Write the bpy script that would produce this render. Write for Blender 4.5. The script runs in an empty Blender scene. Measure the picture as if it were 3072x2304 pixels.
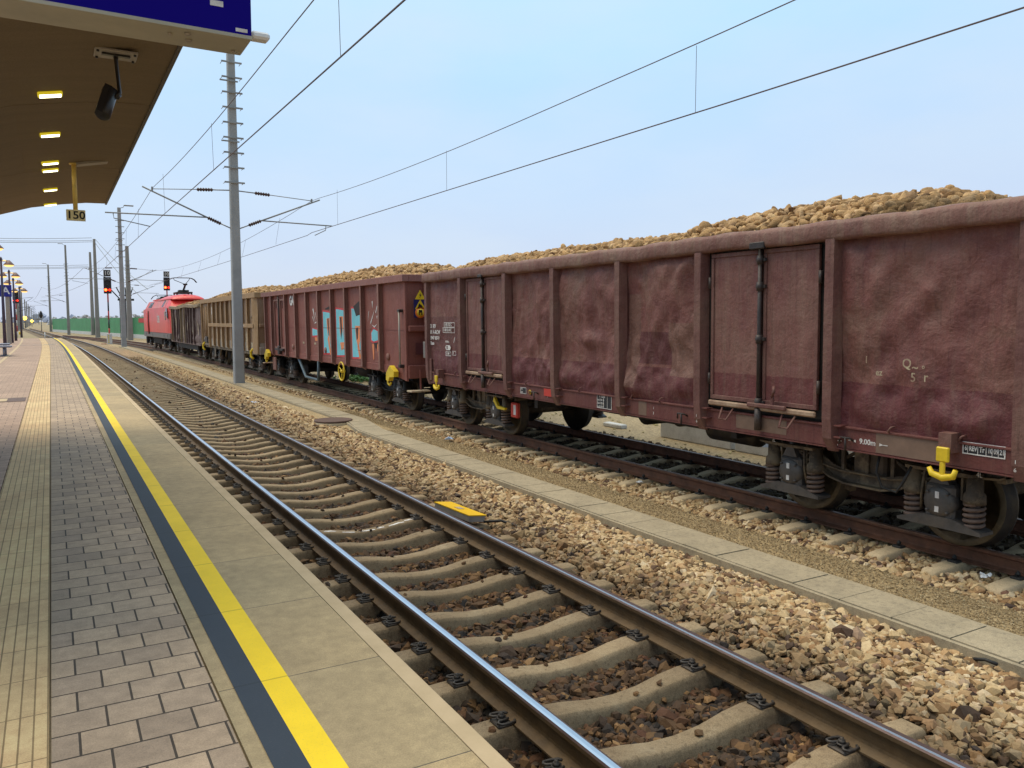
import bpy, math, random
import numpy as np
from mathutils import Vector, Matrix, Euler
R = math.radians
C = bpy.context.scene.collection
PI = math.pi
rnd = random.Random(7)

# ------------------------------------------------------------------ track frame
CAM = (-3.095, 1.787, 2.205)
def u_main(v):
    if v < 30: return 0.0
    if v < 105: return -1.6e-5*(v-30)**3/6
    return -1.125-.045*(v-105)
def u_siding(v):
    if v < 60: return 5.45
    if v < 146: return 5.45-.00105*(v-60)**2
    return 5.45-.00105*86**2-.045*(v-146)
def heading(fn, v):
    return (fn(v+.5)-fn(v-.5))
def tp(fn, v, off, z=0.0):
    a = math.atan(heading(fn, v))
    return (fn(v)+off*math.cos(a), v-off*math.sin(a), z)

# ------------------------------------------------------------------ mesh builder
class MB:
    def __init__(s): s.v=[]; s.f=[]; s.m=[]; s.sm=[]
    def add(s, vs, fs, mi=0, smooth=False):
        o=len(s.v); s.v.extend([tuple(p) for p in vs])
        for f in fs: s.f.append(tuple(i+o for i in f)); s.m.append(mi); s.sm.append(smooth)
        return s
    def box(s, x0,x1,y0,y1,z0,z1, mi=0, M=None):
        vs=[(x,y,z) for x in (x0,x1) for y in (y0,y1) for z in (z0,z1)]
        if M is not None: vs=[tuple(M@Vector(p)) for p in vs]
        return s.add(vs,[(0,1,3,2),(4,6,7,5),(0,4,5,1),(2,3,7,6),(0,2,6,4),(1,5,7,3)],mi)
    def bbox(s, x0,x1,y0,y1,z0,z1, b=.01, mi=0):
        # chamfered box (chamfer on all 12 edges)
        b=min(b,(x1-x0)*.45,(y1-y0)*.45,(z1-z0)*.45)
        xs=(x0,x1);ys=(y0,y1);zs=(z0,z1);vs=[];idx={}
        for i in (0,1):
            for j in (0,1):
                for k in (0,1):
                    sx=b*(1-2*i);sy=b*(1-2*j);sz=b*(1-2*k)
                    for a,p in enumerate(((xs[i],ys[j]+sy,zs[k]+sz),(xs[i]+sx,ys[j],zs[k]+sz),(xs[i]+sx,ys[j]+sy,zs[k]))):
                        idx[i,j,k,a]=len(vs);vs.append(p)
        f=[]
        for i in (0,1):
            f.append([idx[i,0,0,0],idx[i,1,0,0],idx[i,1,1,0],idx[i,0,1,0]])
            f.append([idx[0,i,0,1],idx[1,i,0,1],idx[1,i,1,1],idx[0,i,1,1]])
            f.append([idx[0,0,i,2],idx[1,0,i,2],idx[1,1,i,2],idx[0,1,i,2]])
        for i in (0,1):
            for j in (0,1):
                f.append([idx[i,j,0,0],idx[i,j,1,0],idx[i,j,1,1],idx[i,j,0,1]])
                f.append([idx[i,0,j,0],idx[i,1,j,0],idx[i,1,j,2],idx[i,0,j,2]])
                f.append([idx[0,i,j,1],idx[1,i,j,1],idx[1,i,j,2],idx[0,i,j,2]])
                for k in (0,1): f.append([idx[i,j,k,0],idx[i,j,k,1],idx[i,j,k,2]])
        return s.add(vs,f,mi)
    def frustum(s, x,y,z0,z1, w0,d0, w1,d1, mi=0, ch=.0):
        vs=[]
        for z,w,d in ((z0,w0,d0),(z1,w1,d1)):
            if ch: pts=[(-w/2+ch,-d/2),(w/2-ch,-d/2),(w/2,-d/2+ch),(w/2,d/2-ch),(w/2-ch,d/2),(-w/2+ch,d/2),(-w/2,d/2-ch),(-w/2,-d/2+ch)]
            else: pts=[(-w/2,-d/2),(w/2,-d/2),(w/2,d/2),(-w/2,d/2)]
            vs+=[(x+a,y+b,z) for a,b in pts]
        n=len(vs)//2
        return s.add(vs,[(i,(i+1)%n,n+(i+1)%n,n+i) for i in range(n)]+[tuple(range(n))[::-1],tuple(range(n,2*n))],mi)
    def tube(s, pts, r, n=8, mi=0, closed=False, caps=True):
        pts=[Vector(p) for p in pts]; N=len(pts); vs=[]; rs=r if hasattr(r,'__len__') else [r]*N
        prev=None
        for i,p in enumerate(pts):
            if closed: d=pts[(i+1)%N]-pts[i-1]
            else: d=pts[min(i+1,N-1)]-pts[max(i-1,0)]
            if d.length<1e-9: d=Vector((0,0,1))
            d.normalize()
            if prev is None:
                a=Vector((0,0,1)) if abs(d.z)<.9 else Vector((1,0,0))
                e1=d.cross(a).normalized()
            else:
                e1=(prev-d*prev.dot(d))
                e1=e1.normalized() if e1.length>1e-6 else d.orthogonal().normalized()
            prev=e1; e2=d.cross(e1)
            for k in range(n):
                t=2*PI*k/n; vs.append(tuple(p+(e1*math.cos(t)+e2*math.sin(t))*rs[i]))
        fs=[]
        for i in range(N if closed else N-1):
            j=(i+1)%N
            for k in range(n): fs.append((i*n+k,i*n+(k+1)%n,j*n+(k+1)%n,j*n+k))
        if caps and not closed:
            fs.append(tuple(range(n))[::-1]); fs.append(tuple((N-1)*n+k for k in range(n)))
        return s.add(vs,fs,mi,n>5)
    def cyl(s, p0,p1, r, n=16, mi=0, r2=None):
        return s.tube([p0,p1],[r,r if r2 is None else r2],n,mi)
    def lathe(s, prof, o, axis='x', n=32, mi=0):
        # prof: list of (a, r) a along axis
        vs=[]
        for a,r in prof:
            for k in range(n):
                t=2*PI*k/n; c_,s_=r*math.cos(t),r*math.sin(t)
                vs.append((o[0]+a,o[1]+c_,o[2]+s_) if axis=='x' else ((o[0]+c_,o[1]+a,o[2]+s_) if axis=='y' else (o[0]+c_,o[1]+s_,o[2]+a)))
        fs=[]
        for i in range(len(prof)-1):
            for k in range(n): fs.append((i*n+k,i*n+(k+1)%n,(i+1)*n+(k+1)%n,(i+1)*n+k))
        fs.append(tuple(range(n))[::-1]); fs.append(tuple((len(prof)-1)*n+k for k in range(n)))
        return s.add(vs,fs,mi,True)
    def extrude(s, poly, axis, a0, a1, mi=0):
        # poly 2D pts; axis 'x': poly=(y,z); 'y': poly=(x,z); 'z': poly=(x,y)
        n=len(poly); vs=[]
        for a in (a0,a1):
            for p,q in poly: vs.append((a,p,q) if axis=='x' else ((p,a,q) if axis=='y' else (p,q,a)))
        fs=[(i,(i+1)%n,n+(i+1)%n,n+i) for i in range(n)]+[tuple(range(n))[::-1],tuple(range(n,2*n))]
        return s.add(vs,fs,mi)
    def sweep(s, fn, v0,v1, poly, step=2.0, mi=0, mats=None, closed=True, smooth=False):
        # poly in (offset,z), swept along the track curve fn
        N=max(1,int(math.ceil((v1-v0)/step))); n=len(poly); vs=[]
        for i in range(N+1):
            v=v0+(v1-v0)*i/N
            for o,z in poly: vs.append(tp(fn,v,o,z))
        b=len(s.v); s.v.extend(vs)
        K=n if closed else n-1
        for i in range(N):
            for k in range(K):
                s.f.append((b+i*n+k,b+i*n+(k+1)%n,b+(i+1)*n+(k+1)%n,b+(i+1)*n+k)); s.m.append(mats[k] if mats else mi); s.sm.append(smooth)
        if closed:
            s.f.append(tuple(b+k for k in range(n))[::-1]); s.m.append(mi); s.sm.append(False)
            s.f.append(tuple(b+N*n+k for k in range(n))); s.m.append(mi); s.sm.append(False)
        return s
    def build(s, name, mats, parent=None, fix=True):
        me=bpy.data.meshes.new(name); me.from_pydata(s.v,[],s.f)
        if not isinstance(mats,(list,tuple)): mats=[mats]
        for m in mats: me.materials.append(m)
        me.polygons.foreach_set('material_index',s.m); me.polygons.foreach_set('use_smooth',s.sm)
        if fix:
            import bmesh
            bm=bmesh.new(); bm.from_mesh(me); bmesh.ops.recalc_face_normals(bm,faces=bm.faces); bm.to_mesh(me); bm.free()
        me.update()
        o=bpy.data.objects.new(name,me); C.objects.link(o)
        if parent is not None: o.parent=parent
        return o

def np_mesh(name, V, F, mat, parent=None, smooth=False):
    me=bpy.data.meshes.new(name); nf,k=F.shape
    me.vertices.add(len(V)); me.vertices.foreach_set('co',np.ascontiguousarray(V,dtype=np.float32).ravel())
    me.loops.add(nf*k); me.loops.foreach_set('vertex_index',np.ascontiguousarray(F,dtype=np.int32).ravel())
    me.polygons.add(nf); me.polygons.foreach_set('loop_start',np.arange(0,nf*k,k,dtype=np.int32))
    me.polygons.foreach_set('use_smooth',np.full(nf,smooth)); me.update(calc_edges=True)
    me.materials.append(mat)
    o=bpy.data.objects.new(name,me); C.objects.link(o)
    if parent is not None: o.parent=parent
    return o

def empty(name, loc=(0,0,0), rz=0.0, rx=0.0, ry=0.0):
    o=bpy.data.objects.new(name,None); C.objects.link(o); o.location=loc; o.rotation_euler=(rx,ry,rz); o.empty_display_size=.2; return o
def tag(o, label, cat, group=None, kind=None):
    o['label']=label; o['category']=cat
    if group: o['group']=group
    if kind: o['kind']=kind
    return o
def copy_tree(o, parent=None):
    c=o.copy(); C.objects.link(c); c.parent=parent
    for ch in [k for k in bpy.data.objects if k.parent==o and k is not c]: copy_tree(ch,c)
    return c

# ------------------------------------------------------------------ materials
class NT:
    def __init__(s,name):
        s.mat=bpy.data.materials.new(name); s.mat.use_nodes=True; s.t=s.mat.node_tree; s.t.nodes.clear()
        s.out=s.n('ShaderNodeOutputMaterial'); s.b=s.n('ShaderNodeBsdfPrincipled'); s.l(s.b.outputs[0],s.out.inputs[0])
    def n(s,t,**k):
        x=s.t.nodes.new(t)
        for a,b in k.items(): setattr(x,a,b)
        return x
    def l(s,a,b): s.t.links.new(a,b)
    def obj(s): 
        if not hasattr(s,'_o'): s._o=s.n('ShaderNodeTexCoord')
        return s._o.outputs['Object']
    def pos(s):
        if not hasattr(s,'_g'): s._g=s.n('ShaderNodeNewGeometry')
        return s._g.outputs['Position']
    def island(s):
        s.pos(); return s._g.outputs['Random Per Island']
    def mapped(s,src,scale):
        m=s.n('ShaderNodeMapping'); s.l(src,m.inputs['Vector']); m.inputs['Scale'].default_value=scale; return m.outputs[0]
    def noise(s,src,scale,detail=4,rough=.6,dist=0,sc3=None):
        if sc3: src=s.mapped(src,sc3)
        x=s.n('ShaderNodeTexNoise'); s.l(src,x.inputs['Vector']); x.inputs['Scale'].default_value=scale
        x.inputs['Detail'].default_value=detail; x.inputs['Roughness'].default_value=rough; x.inputs['Distortion'].default_value=dist
        return x.outputs['Fac']
    def ramp(s,fac,stops,interp='LINEAR'):
        x=s.n('ShaderNodeValToRGB'); s.l(fac,x.inputs[0]); cr=x.color_ramp; cr.interpolation=interp
        while len(cr.elements)<len(stops): cr.elements.new(.5)
        for e,(p,c) in zip(cr.elements,stops):
            e.position=p; e.color=(c[0],c[1],c[2],1) if hasattr(c,'__len__') else (c,c,c,1)
        return x.outputs[0]
    def mix(s,fac,a,b,mode='MIX'):
        x=s.n('ShaderNodeMix',data_type='RGBA',blend_type=mode)
        for i,val in ((0,fac),(6,a),(7,b)):
            if hasattr(val,'is_output') or isinstance(val,bpy.types.NodeSocket): s.l(val,x.inputs[i])
            elif hasattr(val,'__len__'): x.inputs[i].default_value=(*val[:3],1)
            else:
                x.inputs[i].default_value= val if i==0 else (val,val,val,1)
        return x.outputs[2]
    def math(s,op,a,b=0.0,c=None,clamp=False):
        x=s.n('ShaderNodeMath',operation=op,use_clamp=clamp)
        for i,val in enumerate((a,b,c)):
            if val is None: continue
            if isinstance(val,bpy.types.NodeSocket): s.l(val,x.inputs[i])
            else: x.inputs[i].default_value=val
        return x.outputs[0]
    def sep(s,src):
        x=s.n('ShaderNodeSeparateXYZ'); s.l(src,x.inputs[0]); return x.outputs
    def bump(s,h,strength=.4,dist=.01,chain=None):
        x=s.n('ShaderNodeBump'); s.l(h,x.inputs['Height']); x.inputs['Strength'].default_value=strength; x.inputs['Distance'].default_value=dist
        if chain is not None: s.l(chain,x.inputs['Normal'])
        return x.outputs[0]
    def fin(s,col=None,rough=.7,metal=0,normal=None,spec=None,emit=None,estr=0):
        for nm,val in (('Base Color',col),('Roughness',rough),('Metallic',metal),('Normal',normal),('Specular IOR Level',spec)):
            if val is None: continue
            i=s.b.inputs[nm]
            if isinstance(val,bpy.types.NodeSocket): s.l(val,i)
            elif hasattr(val,'__len__'): i.default_value=(*val,1)
            else: i.default_value=val
        if emit is not None:
            s.b.inputs['Emission Color'].default_value=(*emit,1); s.b.inputs['Emission Strength'].default_value=estr
        return s.mat
def plain(name,c,rough=.6,metal=0,var=.18,scale=6,bump=.1,spec=None,dirt=None,dirtamt=.5):
    m=NT(name); n1=m.noise(m.obj(),scale,5,.65)
    lo=tuple(max(0,x*(1-var)) for x in c); hi=tuple(min(1,x*(1+var)) for x in c)
    col=m.ramp(n1,[(.3,lo),(.7,hi)])
    if dirt:
        n2=m.noise(m.obj(),scale*.37,6,.7); col=m.mix(m.ramp(n2,[(.45,0),(.45+.3*(1.2-dirtamt),dirtamt)]),col,dirt)
    nb=m.noise(m.obj(),scale*8,3)
    return m.fin(col,rough,metal,m.bump(nb,bump,.01),spec)
def glow(name,c,st):
    m=NT(name); return m.fin((.02,.02,.02),.4,emit=c,estr=st)

M={}
M['steel_grey']=plain('galvanised_steel',(.30,.31,.32),.55,.2,.15,3)
M['mast']=plain('mast_paint',(.36,.365,.37),.6,0,.12,1.5,.08,dirt=(.17,.16,.15),dirtamt=.4)
M['mast_far']=plain('mast_concrete',(.30,.28,.26),.8,0,.12,1)
M['wire']=plain('wire_copper',(.13,.085,.075),.6,.3,.1)
M['dark_metal']=plain('dark_metal',(.035,.033,.032),.6,.3,.3,10)
M['insulator']=plain('insulator_brown',(.07,.035,.03),.25)
M['black']=plain('black_rubber',(.015,.014,.014),.6)
M['rail_side']=plain('rail_rust',(.095,.055,.022),.7,.1,.35,9,.25,dirt=(.17,.12,.07),dirtamt=.4)
M['rail_side2']=plain('rail_rust_red',(.155,.066,.036),.75,.1,.3,9,.3,dirt=(.06,.03,.02),dirtamt=.6)
m=NT('rail_head_polish'); nn=m.noise(m.obj(),30,3); M['rail_top']=m.fin((.62,.68,.76),.28,1.0)
M['rail_edge']=plain('rail_head_edge_rust',(.13,.085,.08),.45,.5,.2,8,.1)
m=NT('rail_head_dull'); nn=m.noise(m.obj(),12,4); M['rail_top2']=m.fin(m.ramp(nn,[(.3,(.13,.06,.035)),(.7,(.22,.13,.09))]),.5,.4)
def concrete(name,c,scale=4,stain=(.12,.09,.06),amt=.5,bump=.35):
    m=NT(name); p=m.pos()
    n1=m.noise(p,scale,6,.7); n2=m.noise(p,scale*9,5,.7); n3=m.noise(p,140,2)
    col=m.ramp(n1,[(.25,tuple(x*.72 for x in c)),(.55,c),(.8,tuple(min(1,x*1.18) for x in c))])
    col=m.mix(m.ramp(n2,[(.5,0),(.8,amt)]),col,stain)
    col=m.mix(.25,col,m.ramp(n3,[(.35,.1),(.65,.7)]),'OVERLAY')
    return m.fin(col,.88,0,m.bump(n3,bump,.004,m.bump(n2,.3,.01)))
m=NT('sleeper_concrete'); p=m.pos(); ob=m.obj(); oi=m.n('ShaderNodeObjectInfo')
n1=m.noise(p,3,6,.7); n2=m.noise(p,22,5,.75); n3=m.noise(p,140,2)
col=m.ramp(n1,[(.25,(.24,.165,.09)),(.55,(.34,.25,.15)),(.8,(.42,.33,.215))])
ax=m.math('ABSOLUTE',m.math('SUBTRACT',m.math('ABSOLUTE',m.sep(ob)[0]),.7525)); st_=m.math('SUBTRACT',1.0,m.math('DIVIDE',ax,.34,clamp=True))
col=m.mix(m.math('MULTIPLY',st_,m.ramp(n2,[(.3,.25),(.7,.95)])),col,(.11,.06,.032))
col=m.mix(m.ramp(n2,[(.52,0),(.72,.75)]),col,(.12,.08,.045))
col=m.mix(.30,col,m.ramp(oi.outputs['Random'],[(0,.25),(1,.72)]),'OVERLAY')
col=m.mix(.3,col,m.ramp(n3,[(.35,.1),(.65,.7)]),'OVERLAY')
M['sleeper']=m.fin(col,.9,0,m.bump(n3,.4,.004,m.bump(n2,.45,.012)))
M['sleeper_f']=concrete('sleeper_concrete_pale',(.62,.48,.30),3,(.20,.15,.10),.5)
M['sleeper_dark']=concrete('sleeper_concrete_shadow',(.12,.12,.12),3,(.04,.035,.03),.5)
M['lid']=concrete('duct_lid_concrete',(.40,.33,.225),2.5,(.13,.115,.09),.8)
M['white_conc']=concrete('white_concrete',(.62,.63,.62),3,(.35,.32,.28),.4)
# platform paving
def paving(name,c1,c2,bw,rh,mortar,off,mc,ox=0,oy=0,bump=.5,rough=.85):
    m=NT(name); p=m.pos()
    mp=m.n('ShaderNodeMapping'); m.l(p,mp.inputs[0]); mp.inputs['Location'].default_value=(ox,oy,0)
    wob=m.noise(p,3,3); 
    b=m.n('ShaderNodeTexBrick'); m.l(mp.outputs[0],b.inputs['Vector']); b.offset=off; b.offset_frequency=2; b.squash=1
    b.inputs['Scale'].default_value=1; b.inputs['Mortar Size'].default_value=mortar; b.inputs['Mortar Smooth'].default_value=.25
    b.inputs['Brick Width'].default_value=bw; b.inputs['Row Height'].default_value=rh; b.inputs['Bias'].default_value=0
    b.inputs['Color1'].default_value=(*c1,1); b.inputs['Color2'].default_value=(*c2,1); b.inputs['Mortar'].default_value=(*mc,1)
    n1=m.noise(p,1.1,6,.65); n2=m.noise(p,160,3,.7); n3=m.noise(p,14,5,.7)
    col=m.mix(.55,b.outputs['Color'],m.ramp(n1,[(.3,.32),(.7,.66)]),'OVERLAY')
    col=m.mix(.4,col,m.ramp(n3,[(.3,.3),(.7,.7)]),'OVERLAY')
    col=m.mix(.35,col,m.ramp(n2,[(.3,.2),(.7,.8)]),'OVERLAY')
    h=m.math('SUBTRACT',1.0,b.outputs['Fac'])
    return m.fin(col,rough,0,m.bump(n2,.35,.004,m.bump(h,bump,.012)))
M['pavers']=paving('grey_brown_pavers',(.45,.325,.22),(.335,.245,.175),.21,.2,.0052,.5,(.06,.043,.03),.015,.07,.8)
M['pavers_far']=paving('reddish_pavers',(.43,.29,.21),(.36,.24,.175),.21,.2,.004,.5,(.09,.065,.045),.015,.07,.6)
M['tactile']=paving('ribbed_tactile_tiles',(.66,.46,.235),(.56,.39,.205),.05,.4,.0035,0,(.27,.18,.085),-.03,.02,.7)
M['slab']=paving('platform_edge_slab',(.42,.305,.165),(.365,.275,.155),9.0,1.0,.0035,0,(.12,.10,.07),4,-.42,.6)
m=NT('slab_edge'); n1=m.noise(m.pos(),5,5); M['slab_edge']=m.fin(m.ramp(n1,[(.3,(.46,.34,.20)),(.7,(.55,.41,.25))]),.85,0,m.bump(m.noise(m.pos(),120,3),.3,.004))
def paint(name,c,wear):
    m=NT(name); p=m.pos(); n1=m.noise(p,3,6,.7); n2=m.noise(p,130,3,.7)
    col=m.ramp(n1,[(.3,tuple(x*.86 for x in c)),(.7,c)])
    sy=m.sep(p)[1]; fr=m.math('FRACT',m.math('SUBTRACT',sy,.42)); 
    j=m.math('LESS_THAN',m.math('ABSOLUTE',m.math('SUBTRACT',fr,.5)),.494)
    col=m.mix(j,tuple(x*.6 for x in c),col)
    col=m.mix(m.ramp(n2,[(.57,0),(.72,wear)]),col,(.2,.17,.12))
    return m.fin(col,.75,0,m.bump(n2,.4,.003))
M['yellow']=paint('yellow_line_paint',(1.0,.68,.01),.25)
M['navy']=paint('dark_blue_line_paint',(.028,.040,.060),.12)
# ballast
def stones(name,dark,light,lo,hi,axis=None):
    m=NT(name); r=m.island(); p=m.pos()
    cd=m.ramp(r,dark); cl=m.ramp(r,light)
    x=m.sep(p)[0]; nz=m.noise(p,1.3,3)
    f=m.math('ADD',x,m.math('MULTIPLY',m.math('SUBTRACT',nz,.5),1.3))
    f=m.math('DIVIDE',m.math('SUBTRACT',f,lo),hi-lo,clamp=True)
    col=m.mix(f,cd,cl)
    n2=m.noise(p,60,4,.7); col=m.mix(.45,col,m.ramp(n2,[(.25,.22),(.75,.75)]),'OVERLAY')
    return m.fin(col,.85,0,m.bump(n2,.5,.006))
DK=[(0,(.015,.013,.013)),(.15,(.055,.030,.014)),(.35,(.105,.052,.020)),(.55,(.034,.024,.02)),(.72,(.17,.09,.032)),(.88,(.08,.030,.014)),(1,(.30,.17,.07))]
LT=[(0,(.06,.035,.026)),(.10,(.16,.085,.04)),(.16,(.34,.20,.09)),(.36,(.50,.36,.19)),(.6,(.60,.45,.26)),(.8,(.36,.20,.085)),(.93,(.70,.57,.38)),(1,(.18,.08,.05))]
M['ballast']=stones('ballast_stone',DK,LT,.9,2.0)
M['stone_s']=None
M['ballast_f']=stones('ballast_stone_siding',LT,[(a,tuple(x*.22 for x in c)) for a,c in LT],4.75,5.15)  # stones past the near rail darkened: shade under the wagons painted in
def ground(name,c1,c2,scale,fine=60,bump=.6,speck=.5):
    m=NT(name); p=m.pos(); n1=m.noise(p,scale,6,.7); n2=m.noise(p,fine,4,.8); n3=m.noise(p,.07,4)
    v=m.n('ShaderNodeTexVoronoi'); m.l(p,v.inputs['Vector']); v.inputs['Scale'].default_value=fine*.8
    col=m.ramp(n1,[(.3,c1),(.7,c2)])
    col=m.mix(.3,col,m.ramp(n3,[(.35,.3),(.65,.7)]),'OVERLAY')
    col=m.mix(speck,col,m.ramp(v.outputs['Color'],[(.1,.12),(.9,.85)]),'OVERLAY')
    col=m.mix(.4,col,m.ramp(n2,[(.3,.2),(.7,.8)]),'OVERLAY')
    return m.fin(col,.95,0,m.bump(n2,bump,.02,m.bump(v.outputs['Distance'],.4,.01)))
M['bed']=ground('ballast_bed',(.045,.030,.019),(.09,.06,.035),1.5,22,.9,.6)
M['bed_light']=ground('ballast_bed_light',(.26,.175,.095),(.36,.25,.14),1.5,22,.9,.6)
M['bed_gap']=ground('ballast_bed_gaps',(.07,.045,.026),(.12,.08,.045),1.5,22,.9,.6)  # darkened bed, paints crevice shade between the loose stones
M['bed_far']=ground('ballast_bed_distant',(.13,.09,.052),(.20,.14,.085),1.5,22,.9,.6)
M['grit']=ground('fine_grit',(.30,.215,.11),(.40,.295,.16),1.2,70,.5,.6)
M['dirt']=ground('open_ground',(.25,.19,.105),(.36,.28,.165),.25,30,.6,.4)
M['beet']=None
m=NT('sugar_beet_skin'); oi=m.n('ShaderNodeObjectInfo'); r=m.island(); rr=m.math('FRACT',m.math('ADD',oi.outputs['Random'],r))
col=m.ramp(rr,[(0,(.25,.135,.055)),(.3,(.54,.33,.145)),(.6,(.40,.235,.10)),(.85,(.70,.47,.25)),(1,(.19,.095,.04))])
n1=m.noise(m.obj(),9,5,.7); n2=m.noise(m.obj(),28,4,.7)
col=m.mix(.6,col,m.ramp(n1,[(.3,.2),(.7,.75)]),'OVERLAY'); col=m.mix(m.ramp(n2,[(.58,0),(.75,.55)]),col,(.15,.09,.045))
M['beet']=m.fin(col,.9,0,m.bump(n2,.9,.02,m.bump(n1,.8,.04)))
def wagon_paint(name,a,b,c,band=None,bandz=1.6,dust=(.30,.23,.17),streak=.5,dustamt=.5,bumpk=.5,boxes=(),gain=1.06):
    k_=gain; a,b,c,dust=[tuple(min(.9,x*k_) for x in q) for q in (a,b,c,dust)]; band=band and tuple(x*k_*1.12 for x in band); boxes=[(*q[:4],tuple(x*k_ for x in q[4])) for q in boxes]
    m=NT(name); o=m.obj(); z=m.sep(o)[2]
    n1=m.noise(o,1.1,6,.65,.6); n2=m.noise(o,5,6,.75); n3=m.noise(o,1.6,5,.7,0,(6,6,.55)); n4=m.noise(o,38,4,.75)
    col=m.ramp(n1,[(.30,a),(.5,b),(.72,c)])
    if band:
        e=m.math('ADD',z,m.math('MULTIPLY',m.math('SUBTRACT',n2,.5),.05))
        col=m.mix(m.math('GREATER_THAN',e,bandz),m.mix(m.ramp(n1,[(.35,0),(.7,.6)]),band,a),col)
    yy=m.sep(o)[1]
    for (y0,y1,z0,z1,bc) in boxes:
        e1=m.math('MULTIPLY',m.math('GREATER_THAN',yy,y0),m.math('LESS_THAN',yy,y1)); e2=m.math('MULTIPLY',m.math('GREATER_THAN',z,z0),m.math('LESS_THAN',z,z1))
        col=m.mix(m.math('MULTIPLY',m.math('MULTIPLY',e1,e2),.8),col,bc)
    col=m.mix(m.ramp(n3,[(.46,0),(.75,streak)]),col,dust)
    col=m.mix(m.ramp(n2,[(.55,0),(.8,dustamt)]),col,tuple(x*.45 for x in b))
    n5=m.noise(o,2.2,5,.75,0,(15,15,.5)); col=m.mix(m.ramp(n5,[(.54,0),(.72,.5)]),col,tuple(x*.42 for x in a)); n6=m.noise(o,3,4,.8,0,(3,3,26)); col=m.mix(m.ramp(n6,[(.66,0),(.72,.35)]),col,dust)
    col=m.mix(.4,col,m.ramp(n4,[(.3,.28),(.7,.72)]),'OVERLAY')
    spots=m.noise(o,17,3,.6); col=m.mix(m.ramp(spots,[(.70,0),(.74,.75)]),col,(.10,.035,.018))
    nb=m.noise(o,5,5,.62,.2)
    return m.fin(col,m.ramp(n2,[(.3,.55),(.7,.8)]),.0,m.bump(n4,.3,.006,m.bump(nb,min(1,bumpk*1.6),.07)))
M['w1']=wagon_paint('wagon_oxide_brown',(.12,.033,.033),(.185,.068,.056),(.20,.104,.076),(.105,.024,.027),1.60,(.20,.125,.09),.45,.65,.35,boxes=((4.60,5.24,1.64,2.08,(.085,.018,.022)),(10.9,12.3,1.60,2.32,(.125,.04,.037)),(3.99,4.6,1.5,2.2,(.19,.095,.07)),(5.24,5.5,1.3,2.6,(.18,.09,.068))))
M['w1door']=wagon_paint('wagon_door_brown',(.135,.042,.04),(.19,.078,.065),(.20,.10,.078),(.12,.03,.03),1.60,(.23,.16,.115),.4,.4,.25)
M['w1rib']=wagon_paint('wagon_rib_brown',(.115,.04,.036),(.165,.07,.058),(.185,.10,.075),None,0,(.20,.13,.09),.45,.5,.2)
M['w1sill']=wagon_paint('wagon_sill_red',(.115,.027,.027),(.14,.042,.036),(.165,.06,.05),None,0,(.2,.12,.085),.3,.4,.12)
M['w1rim']=wagon_paint('wagon_rim_worn',(.15,.058,.048),(.20,.095,.075),(.26,.16,.115),None,0,(.27,.21,.145),.45,.3,.25)
M['w2']=wagon_paint('wagon_red_brown',(.20,.058,.046),(.235,.076,.058),(.26,.09,.068),None,0,(.23,.12,.08),.25,.25,.1)
M['w2rib']=wagon_paint('wagon_red_brown_rib',(.22,.10,.078),(.25,.115,.09),(.28,.14,.11),None,0,(.30,.19,.15),.3,.2,.1)
M['w2rim']=wagon_paint('wagon_red_brown_rim',(.235,.095,.082),(.26,.11,.095),(.29,.13,.11),None,0,(.30,.18,.14),.25,.2,.1)
M['w3']=wagon_paint('wagon_ochre_brown',(.19,.105,.058),(.25,.15,.085),(.30,.21,.14),(.38,.34,.29),1.35,(.30,.24,.17),.5,.35,.1)
M['w3rib']=wagon_paint('wagon_ochre_rib',(.28,.165,.075),(.35,.21,.10),(.38,.24,.12),None,0,(.34,.26,.17),.3,.2,.1)
M['w4']=wagon_paint('wagon_dark_rust',(.085,.038,.036),(.13,.075,.068),(.23,.17,.15),None,0,(.30,.26,.23),.6,.5,.3)
M['w4rim']=wagon_paint('wagon_rim_sandy',(.22,.155,.09),(.30,.215,.13),(.34,.26,.17),None,0,(.34,.28,.2),.4,.3,.2)
M['bogie']=plain('bogie_iron',(.085,.062,.042),.7,.2,.35,7,.3,dirt=(.21,.155,.095),dirtamt=.9)
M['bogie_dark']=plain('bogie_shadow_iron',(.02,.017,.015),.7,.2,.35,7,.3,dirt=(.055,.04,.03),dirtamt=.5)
M['axlebox']=plain('axle_box_grey',(.085,.078,.076),.5,.3,.3,9,.25,dirt=(.16,.13,.10),dirtamt=.5)
M['tyre']=plain('wheel_tyre_brown',(.11,.085,.05),.6,.3,.3,12,.2,dirt=(.2,.15,.09),dirtamt=.6)
M['spring']=plain('spring_pinkish',(.15,.10,.08),.7,.1,.3,9,.3,dirt=(.08,.06,.05),dirtamt=.5)
M['wheel']=plain('wheel_iron',(.035,.032,.032),.55,.4,.3,6,.2,dirt=(.12,.095,.06),dirtamt=.6)
M['lockrod']=plain('lock_rod_iron',(.045,.036,.036),.5,.3,.3,9,.2,dirt=(.13,.09,.07),dirtamt=.5)
M['pale_bar']=plain('worn_pale_bar',(.40,.28,.19),.7,0,.25,9,.2,dirt=(.2,.1,.07),dirtamt=.7)
M['hook']=plain('yellow_hook_paint',(.80,.56,.02),.45,0,.12,9,.1,dirt=(.4,.25,.03),dirtamt=.3)
M['mark']=plain('white_marking',(.72,.70,.68),.7,0,.15,20,.0,dirt=(.4,.3,.27),dirtamt=.5)
M['mark_dim']=plain('dull_marking',(.50,.42,.28),.7,0,.2,20,0,dirt=(.3,.18,.13),dirtamt=.8)
M['patch']=plain('repaint_patch_dark',(.105,.024,.027),.6,0,.15,4,.1)
M['patch2']=plain('repaint_patch_brown',(.20,.125,.09),.65,0,.2,4,.1)
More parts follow.
